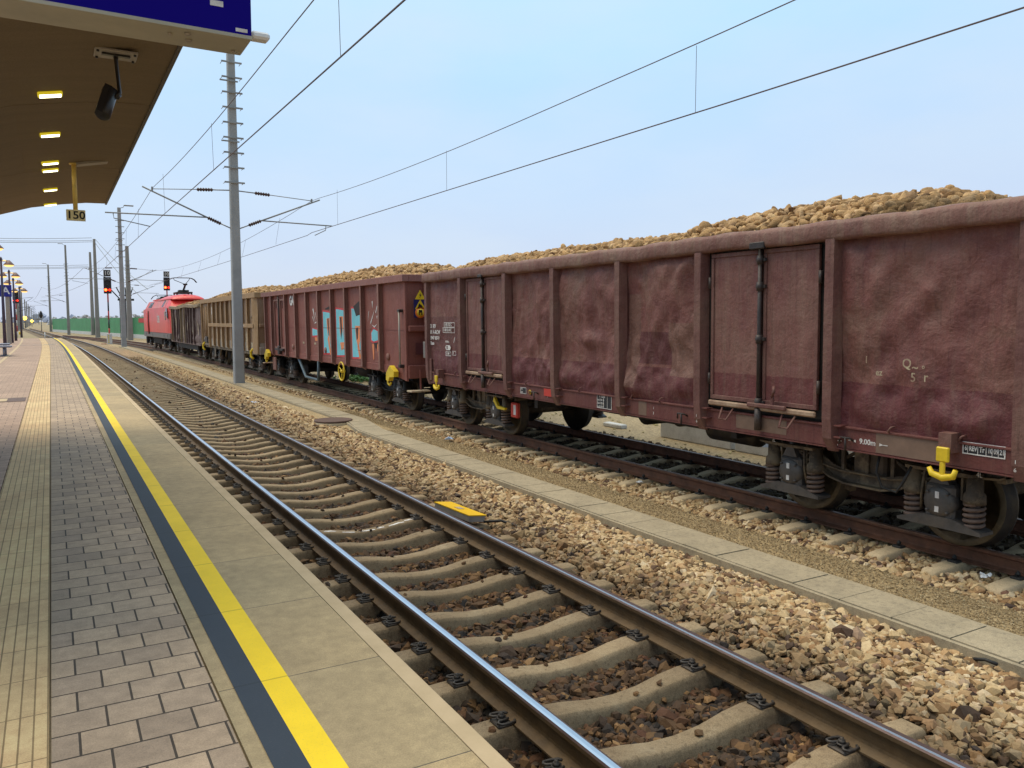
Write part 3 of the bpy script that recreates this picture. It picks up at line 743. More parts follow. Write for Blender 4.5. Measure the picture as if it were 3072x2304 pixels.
# siding
def mess2(v): return 6.31+.00155*(v-14)**2
def cont2(v): return 5.33+.0075*max(0,v-10)
S0=5.45
pm=[(S0-.05+.4*max(0,v-14)/19,v,mess2(v)) for v in np.arange(-12,33,1.5)]+[(5.88,32.94,6.87)]
wire('overhead_wire',pm,.0085,'upper carrier wire above the goods train, nearest span')
wire('overhead_wire',span((5.88,32.94,6.87),(u_siding(82.5)+.2,82.55,6.87),.75),.009,'upper carrier wire above the goods train, span beyond the near mast')
pc=[(S0,v,cont2(v)) for v in np.arange(-12,33,1.5)]+[(5.68,32.94,5.53)]
wire('overhead_wire',pc,.0105,'lower contact wire above the goods train, nearest span')
wire('overhead_wire',span((5.68,32.94,5.53),(u_siding(82.5),82.55,5.5),.06),.011,'lower contact wire above the goods train, reaching the pantograph')
for v in (2.4,11.06,19.8,28.4):
    wire('dropper',[(S0,v,cont2(v)),(S0+.0,v,mess2(v))],.004,'thin vertical dropper above the goods train, %s'%{2.4:'nearest the camera',11.06:'above the heap of beets',19.8:'above the gap between the two red wagons',28.4:'closest to the near mast'}[v],'dropper')
for v in (37,44,51,58,66,74):
    t=(v-32.94)/49.6; z1=6.87-4*.75*t*(1-t); z0=5.53-.24*t*(1-t)-.03*t
    wire('dropper',[(S0,v,z0),(S0+.2,v,z1)],.005,'thin dropper above the goods train beyond the near mast','dropper',group='far droppers of the goods track')
# farther spans
wire('overhead_wire',span(m2,(-4.3,171.6,8.4),1.0),.014,'carrier wire running on from the mast left of the locomotive')
wire('overhead_wire',span((u_main(82.5)+.05,82.55,5.5),(-4.4,171.6,6.6),.3),.014,'contact wire running on from the mast left of the locomotive')
wire('overhead_wire',span((-4.3,171.6,8.4),(-9,289,8.6),1.2),.02,'carrier wire in the distance at far left')
wire('overhead_wire',span((u_siding(82.5)+.2,82.55,6.87),(2.6,141.3,7.5),.9),.013,'carrier wire bending left beyond the locomotive')
# feeder wires from the tall masts
for k,(dz,du) in enumerate(((0,0),(.45,.9),(-.3,-.8))):
    wire('feeder_wire',span((2.9,141.3+du,14.6+dz),(-42,140+du*2,14.9+dz),1.0,14),.035,'long cross wire from the top of the tall conical mast to the left','wire',group='upper cross wires from the tall masts',mat='steel_grey')
    wire('feeder_wire',span((3.2,165.3+du,14.5-.3+dz*.8-2.2),(-52,164+du*2,14.6+dz-2.3),1.0,14),.035,'long cross wire from the rear conical mast to the left, the lower three','wire',group='lower cross wires from the tall masts',mat='steel_grey')
for k,(x0,z0,x1,y1,z1) in enumerate(((3.3,14.8,8.4,120,6.5),(3.3,14.2,8.0,118,4.6))):
    wire('feeder_wire',span((x0,141.3,z0),(x1,y1,z1),.4,10),.045,['upper','lower'][k]+' cable slanting down right from the front conical mast','wire',mat='steel_grey')
# switch gear frame between the masts, behind
t=empty('steel_gantry',(6.9,135,-.33)); tag(t,'dark steel equipment frame behind the thick masts, above the green wall','gantry')
b=MB()
for dx in (-.9,-.2,.5): b.box(dx-.1,dx+.1,-.1,.1,0,5.6)
b.build('post',M['dark_metal'],t); b=MB(); b.box(-1.2,1.0,-.3,.3,5.6,5.9)
for dx in (-1.6,-.9,-.1,.6): b.tube([(dx*.6,0,5.9),(dx*1.5,0,7.6)],.09,6)
b.box(-1,.7,-.2,.2,6.3,6.5); b.build('switch_gear',M['dark_metal'],t)

# ------------------------------------------------------------------ green wall
def wall_pt(t): return (-2.7+(16-(-2.7))*t, 222+(66-222)*t)
b=MB(); n=34; t=empty('noise_wall',(0,0,0)); tag(t,'long green noise wall with a pale concrete foot behind the tracks','wall')
def wseg(z0,z1,th,t0,t1,n,mat,name,gap=0):
    b=MB()
    for i in range(n):
        a=t0+(t1-t0)*(i+gap)/n; c=t0+(t1-t0)*(i+1-gap)/n
        (xa,ya),(xb,yb)=wall_pt(a),wall_pt(c); zz=.03*((i*7)%3)
        vs=[(xa-th,ya-th*.2,z0),(xb-th,yb-th*.2,z0),(xb-th,yb-th*.2,z1+zz),(xa-th,ya-th*.2,z1+zz),(xa+th,ya,z0),(xb+th,yb,z0),(xb+th,yb,z1+zz),(xa+th,ya,z1+zz)]
        b.add(vs,[(0,1,2,3),(4,7,6,5),(0,4,5,1),(1,5,6,2),(2,6,7,3),(3,7,4,0)])
    return b.build(name,M[mat],t)
wseg(-.35,.25,.16,0,1,1,'white_conc','wall_foot'); wseg(.25,2.72,.09,0,1,40,'green_wall','green_panels',.004)
wseg(2.0,2.62,.13,.583,.615,1,'red_wall','red_panel'); wseg(1.3,2.62,.13,.615,.65,1,'red_wall','red_panel')
wseg(1.3,3.3,.13,.65,.8,1,'red_wall','red_panel')
# hazy far background: low trees and buildings
r2=random.Random(3)
for k in range(26):
    px=40+k*17+r2.uniform(-8,8); v=r2.uniform(700,950) if k<8 else r2.uniform(420,700); u=u_on(px,v)
    if k<8: continue
    o_=empty('tree',(u,v,-.3)); tag(o_,'hazy low tree clump on the horizon behind the green wall','tree','hazy trees on the horizon')
    b=MB(); b.tube([(0,0,0),(0,0,3)],[.5,.3],6); b.build('trunk',M['tree_haze'],o_)
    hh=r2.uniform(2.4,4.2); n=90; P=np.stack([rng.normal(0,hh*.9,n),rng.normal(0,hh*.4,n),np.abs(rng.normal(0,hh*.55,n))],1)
    V,F=stone_cloud(P,rng.uniform(.6,1.5,n)); np_mesh('crown',V,F,M['tree_haze'],o_)

V_=[];nn_=420
P=np.stack([np.linspace(-900,900,nn_),np.full(nn_,1500.)+rng.normal(0,30,nn_),np.abs(rng.normal(2,3.0,nn_))],1)
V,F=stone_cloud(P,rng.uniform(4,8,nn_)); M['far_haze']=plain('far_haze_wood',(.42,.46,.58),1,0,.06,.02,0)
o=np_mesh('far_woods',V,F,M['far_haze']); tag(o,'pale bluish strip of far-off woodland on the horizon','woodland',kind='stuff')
# ------------------------------------------------------------------ signals
def signal(x,y,zb,z0,z1,w,num,label,base=None,pole='striped',light=(-.28,.2)):
    t=empty('light_signal',(x,y,zb)); tag(t,label,'signal')
    a=zb
    b=MB(); b.bbox(-w/2,w/2,-.12,.06,z0-a,z1-a,.04); b.build('signal_head',M['signal_black'],t)
    b=MB()
    for dx,zz in ((-.16,.22),(.16,.22),(-.16,.78),(.16,.78),(0,.5)):
        zc=z0-a+zz*(z1-z0); b.lathe([(-.30,w*.13),(-.13,w*.15)],(dx*w/.6,0,zc),'y',14)
    b.build('lens_hood',M['signal_black'],t)
    b=MB(); zc=z0-a+.22*(z1-z0); b.lathe([(-.33,w*.17),(-.31,w*.18)],(-.16*w/.6,0,zc),'y',14); b.build('red_light',M['red_glow'],t)
    b=MB(); b.lathe([(-.325,w*.215),(-.3,w*.22)],(-.16*w/.6,0,zc),'y',18)
    b.lathe([(-.31,w*.13),(-.12,w*.19)],(.16*w/.6,.0,zc),'y',14); b.build('halo_ring',M['red_halo'],t)
    b=MB()
    if pole=='striped':
        n=6; 
        for k in range(n): b.cyl((0,0,(z0-a)*k/n if k else 0),(0,0,(z0-a)*(k+1)/n),.075,10,k%2)
        b.build('signal_pole',[M['signal_black'],M['red_wall']] if base else [M['mark'],M['red_wall']],t)
    else:
        b.cyl((0,0,0),(0,0,z0-a),.09,10); b.build('signal_pole',M['mast_far'],t)
    if num:
        b=MB(); h=w*.95; b.bbox(-w*.47,w*.47,-.1,.05,z1-a+.05,z1-a+.05+h,.02); nb=b.build('number_plate',M['signal_black'],t)
        frame('plate_border',-w*.47,w*.47,z1-a+.05,z1-a+.05+h,.03,'-y',-.1,M['mark'],nb)
        text(num,h*.82,(0,-.101,z1-a+.05+h*.5),'-y',M['mark'],nb,'number',1,'CENTER',.003,.012)
    if base:
        b=MB(); b.bbox(-.24,.24,-.2,.2,.12,1.25,.03); b.build('base_cabinet',M['mark'],t)
        b=MB(); b.box(-.33,.33,-.3,.3,0,.13); b.build('foot',M['loco_grey'],t)
        b=MB()
        for k in range(4): b.box(-.15,-.02,-.205,-.2,.3+.22*k,.42+.22*k)
        b.build('warning_stripes',M['hook'],t)
    return t
signal(2.12,94.5,-.33,5.05,6.75,.72,'10','red light signal with number plate 10 on a cabinet foot, between the tracks',True)
x=u_on(507,112); signal(x,112,-.33,6.10,7.75,.74,'10','red light signal rising behind the roof of the locomotive',False)
x=u_on(55,150); signal(x,150,-.33,5.0,7.0,.85,'','red light signal at far left beyond the platform lamps',False)
x=u_on(128,225); t=empty('light_signal',(x,225,-.33)); tag(t,'thin unlit dwarf signal in front of the left end of the green wall','signal')
b=MB(); b.cyl((0,0,0),(0,0,3.6),.1,8); b.build('signal_pole',M['mast_far'],t); b=MB(); b.lathe([(3.3,.2),(3.9,.42),(4.5,.35),(5.0,.1)],(0,0,0),'z',10); b.build('signal_head',M['signal_black'],t)
for px,v,z,s,lab in ((79,330,3.6,.85,'larger round yellow lamp glowing far down the line'),(100,420,2.6,.7,'smaller orange lamp glowing far down the line')):
    t=empty('track_lamp',(u_on(px,v),v,-.33)); tag(t,lab,'lamp'); b=MB(); b.cyl((0,.3,0),(0,.3,z),.1,6); b.build('post',M['dark_metal'],t)
    b=MB(); b.lathe([(-.2,s*.3),(-.1,s*.8),(.1,s*.8),(.2,s*.3)],(0,0,z),'y',12); b.build('lamp_glass',M['yellow_glow'],t)
t=empty('marker_post',(u_on(137,128),128,-.33)); tag(t,'short white marker post beside the far rails','post'); b=MB(); b.cyl((0,0,0),(0,0,1.0),.07,8); b.build('post',M['mark'],t)
b=MB(); b.bbox(-.3,.3,-.25,.25,0,.5,.05); t=b.build('relay_box',M['warn_y']); t.location=(u_on(65,180),180,-.33); tag(t,'small yellow-green box beside the far tracks at left','box')
b=MB(); b.bbox(-.25,.25,-.15,.15,0,.22,.03); t=b.build('stone_block',M['w2']); t.location=(u_on(313,95),95,-.33); tag(t,'small rusty block lying left of the signal cabinet','block')

# ------------------------------------------------------------------ platform lamps, sign A, bench
def plamp(v,h,label):
    x=-5.7; t=empty('platform_lamp',(x,v,.555)); tag(t,label,'lamp post','lit lamp posts on the platform')
    h-=.555
    b=MB(); b.tube([(0,0,0),(0,0,h*.5),(0,0,h+.05)],[.11,.085,.06],10); b.tube([(0,0,h+.02),(0,0,h+.2)],[.1,.03],8); b.tube([(-.35,0,h-.05),(.35,0,h-.05)],.05,6); b.build('post',M['lamp_post'],t)
    for s in (-1,1):
        b=MB(); b.lathe([(-.02,.05),(-.30,.30),(-.33,.31)],(s*.42,0,h+.02),'z',16); b.build('lamp_shade',M['shade'],t)
        b=MB(); b.lathe([(-.335,.29),(-.40,.24),(-.45,.12)],(s*.42,0,h+.02),'z',16); b.lathe([(-.05,.16),(.02,.05)],(s*.19,0,h-.02),'z',10); b.build('bulb',M['lamp_glow'],t)
plamp(49,6.1,'lit lamp post on the platform cut off by the left photo edge'); plamp(62.5,6.1,'lit double lamp post rising just left of the blue letter sign')
plamp(73.6,5.9,'lit double lamp post directly behind the blue letter sign'); plamp(81,5.65,'lit double lamp post right of the blue letter sign')
plamp(96,5.5,'small lit lamp post farthest along the platform')
t=empty('platform_sign',(-5.78,70.8,.555)); tag(t,'square blue sign with a white letter A on a pale post','sign')
b=MB(); b.frustum(0,0,0,3.5,.30,.30,.26,.26,0,.05); b.build('post',M['plate'],t)
b=MB(); b.bbox(-.52,.30,-.2,-.12,3.42,4.28,.02); pn=b.build('sign_panel',M['sign_blue'],t)
text('A',.72,(-.06,-.203,3.84),'-y',M['litter'],pn,'letter',1,'CENTER',.004,.012)
t=empty('bench',(-5.15,46.6,.555)); tag(t,'grey metal bench on the platform at the left photo edge','bench')
b=MB(); b.bbox(-.5,.42,-.75,.05,.42,.50,.02); b.build('seat',M['bench'],t)
b=MB(); b.bbox(-.5,.30,.35,1.2,.50,.58,.02); b.build('seat',M['bench'],t)
for y in (-.6,.9):
    b=MB(); b.cyl((.1,y,0),(.1,y,.42),.05,8); b.bbox(-.1,.25,y-.06,y+.06,0,.03,.01); b.build('leg',M['bench'],t)
b=MB(); b.bbox(-.62,-.52,-.75,1.2,.5,.95,.03); b.tube([(-.45,-.75,.5),(-.45,-.75,.95),(-.2,-.75,.7)],.03,6); b.build('backrest',M['plate'],t)
b=MB(); b.box(-5.5,-3.62,21.0,21.9,.556,.562); b2=MB()
t=b.build('drain_cover',M['manhole']); tag(t,'rusty framed drain cover filled with sand in the wide paving','drain cover'); q=MB(); q.box(-5.4,-3.95,21.1,21.75,.562,.565); q.build('sand_fill',M['slab_edge'],t)
for (x,v,w) in ((-4.35,66,.7),(-3.25,66.5,.35)):
    b=MB(); b.box(x-w,x+w,v-.25,v+.25,.556,.563); t=b.build('drain_grate',M['loco_grey']); tag(t,'small dark grate in the far paving, %s'%('left of the guide strip' if x<-4 else 'in the guide strip'),'grate')
# manhole
t=empty('manhole',(2.55,19.95,-.17)); tag(t,'round rusty manhole cover beside the bend in the lid path','manhole')
b=MB(); b.lathe([(-.2,.46),(.03,.46),(.035,.43)],(0,0,0),'z',40); b.build('ring',M['lid'],t)
b=MB(); b.lathe([(.035,.44),(.075,.44),(.08,.42),(.07,.38),(.072,.1)],(0,0,0),'z',40); b.build('cover',M['manhole'],t)
# yellow trackside box
t=empty('trackside_box',(1.08,10.3,-.16),R(4)); tag(t,'yellow topped grey box clamped beside the polished rail','trackside box')
b=MB(); b.extrude([(-.10,.045),(.10,.02),(.13,.085),(-.10,.115)],'y',-.40,.42); b.build('housing',M['balise_side'],t)
b=MB(); b.extrude([(-.105,.1165),(.135,.0865),(.135,.098),(-.105,.128)],'y',-.41,.43); b.build('lid',M['balise'],t)
b=MB(); b.extrude([(-.03,.121),(.05,.111),(.05,.114),(-.03,.124)],'y',-.05,.07); b.build('label_plate',M['mark_dim'],t)
b=MB(); b.tube([(.1,-.40,.02),(.28,-.5,.03),(.40,-.62,-.02),(.42,-.8,-.05)],.016,6); b.bbox(-.16,.1,-.46,-.30,-.12,-.04,.02); b.build('cable',M['black'],t)
# bits
for (x,y,z,s,mat,lab) in ((1.95,25.5,-.15,.09,'litter_b','crumpled bluish plastic wrapper in the pale ballast'),(3.75,16.2,-.15,.07,'litter_b','small pale blue scrap at the end of a goods track sleeper'),(4.35,10.9,-.16,.05,'litter','small white scrap beside the goods track'),(4.4,5.9,-.17,.045,'litter','white paper scrap in the stones beside the goods track')):
    P=np.zeros((7,3)); P[:,0]=rng.uniform(-s,s,7); P[:,1]=rng.uniform(-s,s,7); V,F=stone_cloud(P,rng.uniform(.4,.8,7)*s); o=np_mesh('litter',V*np.array((1,1,.6)),F,M[mat]); o.location=(x,y,z); tag(o,lab,'litter')
b=MB(); b.tube([(2.435,4.87,-.165),(2.45,4.80,-.145),(2.455,4.72,-.15)],.013,8); o=b.build('pipe_end',M['black']); tag(o,'short black pipe end sticking out of the stones by the lid path','pipe')
# weed clump beyond the wagon
P=np.abs(rng.normal(size=(520,3)))*np.array((.5,.6,.16)); P[:,:2]*=rng.choice([-1,1],(520,2)); V,F=stone_cloud(P,rng.uniform(.04,.09,520),an=(.3,1.5)); t=empty('bush',(8.6,34.2,-.3)); tag(t,'low bright green weed clump on the ground beyond the red wagon','bush'); np_mesh('foliage',V,F,M['leaf'],t)
b=MB(); b.tube([(0,0,-.02),(.02,0,.3)],.02,5); b.build('stem',M['leaf'],t)
P=np.stack([rng.uniform(7.3,9.8,500),rng.uniform(3,60,500),np.full(500,-.32)],1); V,F=stone_cloud(P,rng.uniform(.02,.05,500),an=(.4,1.4)); o=np_mesh('grass',V*np.array((1,1,1)),F,M['grass']); tag(o,'sparse dry grass tufts beyond the goods train','grass',kind='stuff')
# low white wall beyond
t=empty('low_wall',(8.5,0,-.33)); tag(t,'low white concrete wall with a blue smear seen under the wagon','wall')
for y0,y1,h in ((9.5,13.0,.42),(13.1,15.2,.40),(16.6,17.3,.10)):
    b=MB(); b.bbox(-.1,.1,y0,y1,0,h,.02); b.build('wall_block',M['white_conc'],t)
b=MB(); b.extrude([(12.0,.2),(12.4,.36),(13.0,.34),(12.9,.22),(12.5,.16)],'x',-.104,-.1); b.build('blue_smear',M['litter_b'],t)

# ------------------------------------------------------------------ canopy
CP=[(-2.26,4.10),(-2.53,4.092),(-2.87,4.045),(-3.29,3.965),(-3.7,3.83),(-4.2,3.66),(-4.8,3.44),(-5.5,3.26),(-6.2,3.2),(-7.0,3.28),(-8.2,3.6),(-9.2,3.85)]
t=empty('canopy_roof',(0,0,0)); tag(t,'curved brown platform canopy overhead at upper left','canopy')
def canopy_pts(th): return CP+[(x,z+th) for x,z in CP[::-1]]
y=6.2; k=0
while y<16.3:
    y1=min(y+3.405,16.41); b=MB(); b.extrude(CP+[(x,z+.10) for x,z in CP[::-1]],'y',y+.006,y1-.006); b.build('ceiling_panel',M['ceiling'],t); y=y1
b=MB(); b.extrude([(x,z+.104) for x,z in CP]+[(x,z+.26) for x,z in CP[::-1]],'y',6.2,16.43); b.box(-2.262,-2.235,6.2,16.43,4.085,4.37); b.build('roof_shell',M['fascia'],t)
for (x,y) in ((-6.2,7.2),(-6.2,12)):
    b=MB(); b.frustum(x,y,.55,3.3,.3,.3,.25,.25,0,.04); b.build('column',M['plate'],t)
def cz(u):
    for (a,za),(b_,zb) in zip(CP,CP[1:]):
        if b_<=u<=a: return za+(zb-za)*(a-u)/(a-b_)
    return 4.1
def look(px,py,z):
    x=(px-1536)/FP; y=-(py-1152)/FP; p=R(4.51); fy=math.cos(p)+math.sin(p)*y; fz=-math.sin(p)+math.cos(p)*y
    r=(CC*x+SS*fy,-SS*x+CC*fy,fz); k=(z-CAM[2])/r[2]; return (CAM[0]+r[0]*k,CAM[1]+r[1]*k)
for i,lv in enumerate((9.24,10.82,12.41,12.92,14.55,16.15)):
    u=-3.03; z=cz(u)-.012
    t=empty('ceiling_light',(u,lv,z),0,0,0); t.rotation_euler=(0,-math.atan(.19),0); tag(t,'lit rectangular panel lamp in the canopy ceiling, number %s of the row'%('one nearest the display','two','three','four','five','six, farthest')[i] if 0 else ['lit ceiling lamp closest to the black camera, first of the row','lit ceiling lamp, second of the row from the display','lit ceiling lamp just above its close neighbour, third of the row','lit ceiling lamp just below its close neighbour, fourth of the row','lit ceiling lamp, fifth of the row from the display','lit ceiling lamp nearest the far canopy edge, last of the row'][i],'ceiling lamp','ceiling lamps in a row')
    b=MB(); b.bbox(-.088,.088,-.056,.056,-.014,.01,.006); b.build('lamp_frame',M['panel_rim'],t)
    b=MB(); b.box(-.076,.076,-.046,.046,-.0175,-.014); b.build('diffuser',M['panel_glow'],t)
# grey plates on ceiling
for (u,v,w,d,lab) in ((-2.60,12.6,.17,.16,'grey mounting plate beside the sign pole'),(-3.98,11.8,.24,.16,'grey mounting plate at the left photo edge')):
    b=MB(); b.bbox(-w,w,-d/2,d/2,-.02,.01,.004); o=b.build('ceiling_plate',M['plate']); o.location=(u,v,cz(u)-.005); o.rotation_euler=(0,-.2,0); tag(o,lab,'plate')
# hanging sign 150
t=empty('distance_sign',(-2.79,12.62,cz(-2.79))); tag(t,'small ivory sign reading 150 hanging on a yellow pole','sign')
b=MB(); b.tube([(0,0,0),(0,0,-.545)],.026,10); b.bbox(-.05,.05,-.04,.04,-.02,.02,.01); b.build('hanger_pole',M['sign_pole'],t)
b=MB(); b.bbox(-.10,.10,-.045,-.032,-.675,-.545,.003); b.build('sign_plate',M['ivory'],t)
text('150',.125,(0,-.0455,-.612),'-y',M['ink'],t,'number',1.05,'CENTER',.001,.0025)
# cctv camera
u,v=-2.63,8.12; t=empty('security_camera',(u,v,cz(u)-.01)); tag(t,'black security camera hanging from the canopy on a rod','camera')
b=MB(); b.bbox(-.135,.135,-.10,.10,-.018,.0,.004); b.build('mounting_plate',M['plate'],t)
b=MB(); b.bbox(-.09,.09,-.05,-.01,-.032,-.018,.003)
for x in (-.115,.115):
    for y in (-.08,.08): b.cyl((x,y,-.03),(x,y,-.018),.009,8)
b.build('bolt',M['cam_black'],t)
b=MB(); b.tube([(0,0,-.018),(.0,-.0,-.05),(.012,0,-.22),(.015,-.005,-.27),(-.01,-.02,-.30)],[.018,.013,.012,.014,.014],8); b.build('rod',M['cam_black'],t)
hd=empty('head',(0,0,0)); bpy.data.objects.remove(hd)
b=MB(); b.tube([(-.039,.022,-.250),(-.041,.020,-.256),(-.101,-.058,-.450),(-.103,-.061,-.456)],[.044,.051,.050,.042],20); b.tube([(-.02,.0,-.29),(.0,-.005,-.30),(.012,0,-.28)],.02,8); b.tube([(-.055,-.0,-.235),(-.125,-.085,-.440)],[.034,.034],4)
b.build('camera_body',M['cam_black'],t)
# train display
X0,X1,Y0,Y1,Z0=-4.6,-2.105,6.27,6.57,3.70
t=empty('train_display',(0,0,0)); tag(t,'large dark blue train display box hanging at the top left edge','display')
b=MB(); b.bbox(X0,X1,Y0+.012,Y1,Z0,4.06,.006); b.box(X0,X1,Y0,Y0+.012,Z0,Z0+.018); b.build('case',M['display_case'],t)
b=MB(); b.box(X0,X1-.004,Y0+.002,Y0+.0115,Z0+.019,4.05); b.build('screen_glass',M['screen_blue'],t)
b=MB(); b.box(-3.6,-2.30,Y0-.001,Y0+.002,Z0+.178,4.04); sc=b.build('screen_image',M['screen_lit'],t)
b=MB(); b.box(-2.315,-2.25,Y0-.002,Y0+.002,Z0+.140,Z0+.168); b.build('sticker',M['mark'],t)
b=MB(); b.box(-2.19,-2.13,Y0-.001,Y0+.002,Z0+.030,Z0+.048); b.build('sticker',M['mark'],t)
text('DISPLAY',.012,(-2.2,Y0-.0012,Z0+.057),'-y',M['ink'],t,'sticker_text',1,'LEFT',.0004) if 0 else None
for (x,y,r_) in ((-2.50,6.38,.011),(-2.42,6.34,.016),(-2.40,6.44,.016),(-2.16,6.5,.012)):
    b=MB(); b.lathe([(-.012,r_*.7),(-.006,r_),(.0,r_)],(x,y,Z0),'z',14); b.build('screw',M['plate'],t)
b=MB(); b.bbox(X1,X1+.10,Y0+.02,Y0+.10,Z0+.02,Z0+.06,.012); b.build('side_lug',M['litter'],t)
# ------------------------------------------------------------------ wagons
def ring_box(b,x,y0,y1,z0,z1,t,mi=0,bev=.008):
    b.bbox(-x,-x+t,y0,y1,z0,z1,bev,mi); b.bbox(x-t,x,y0,y1,z0,z1,bev,mi)
    b.bbox(-x+t+.001,x-t-.001,y0,y0+t,z0,z1,bev,mi); b.bbox(-x+t+.001,x-t-.001,y1-t,y1,z0,z1,bev,mi)
def dented(y0,y1,z0,z1,x,amp,seed,ny=44,nz=52,lowbulge=.0,wr=1.0):
    r=np.random.default_rng(seed)
    Y,Z=np.meshgrid(np.linspace(0,1,ny),np.linspace(0,1,nz),indexing='ij')
    D=np.zeros_like(Y); w=(y1-y0); h=(z1-z0)
    for _ in range(26):
        cy,cz_=r.uniform(0,1,2); sy,sz=r.uniform(.05,.22),r.uniform(.05,.30); D+=r.normal()*.55*np.exp(-((Y-cy)/sy)**2-((Z-cz_)/sz)**2)
    for _ in range(int(22*wr)):   # creases
        cy,cz_=r.uniform(0,1),r.uniform(0,1); a=r.normal(0,.5); L_=r.uniform(.08,.3); wd=r.uniform(.012,.03)
        p=(Y-cy)*math.cos(a)-(Z-cz_)*math.sin(a); q=(Y-cy)*math.sin(a)+(Z-cz_)*math.cos(a)
        D+=r.normal()*.38*np.exp(-(p/wd)**2-(q/L_)**2)
    for _ in range(16):          # small dings
        cy,cz_=r.uniform(0,1,2); s=r.uniform(.012,.03); D+=.35*abs(r.normal())*np.exp(-((Y-cy)/s)**2-((Z-cz_)*h/w/s)**2)
    for _ in range(16):
        fy,fz=r.uniform(1,6),r.uniform(.5,4.5); D+=.062*np.sin(2*PI*(fy*Y+r.choice([-1,1])*fz*Z)+r.uniform(0,6.3)+1.6*np.sin(2*PI*r.uniform(.5,1.5)*Z+r.uniform(0,6)))
    D+=lowbulge*(np.exp(-((Z-.12)/.10)**2)*(1+.5*np.sin(Y*9+seed))+.35*np.exp(-((Z-.2)/.06)**2)*np.sin(Y*23+seed*3)*np.sin(Z*40))
    edge=np.clip(np.minimum(Y,1-Y)*9,0,1)*np.clip(np.minimum(Z,1-Z)*12,0,1); D=np.maximum(D*edge**.7,-.55)
    V=np.stack([x-D*amp,y0+Y*w,z0+Z*h],2).reshape(-1,3)
    i=np.arange(ny-1)[:,None]*nz+np.arange(nz-1)[None,:]; F=np.stack([i,i+1,i+nz+1,i+nz],2).reshape(-1,4)
    return V,F
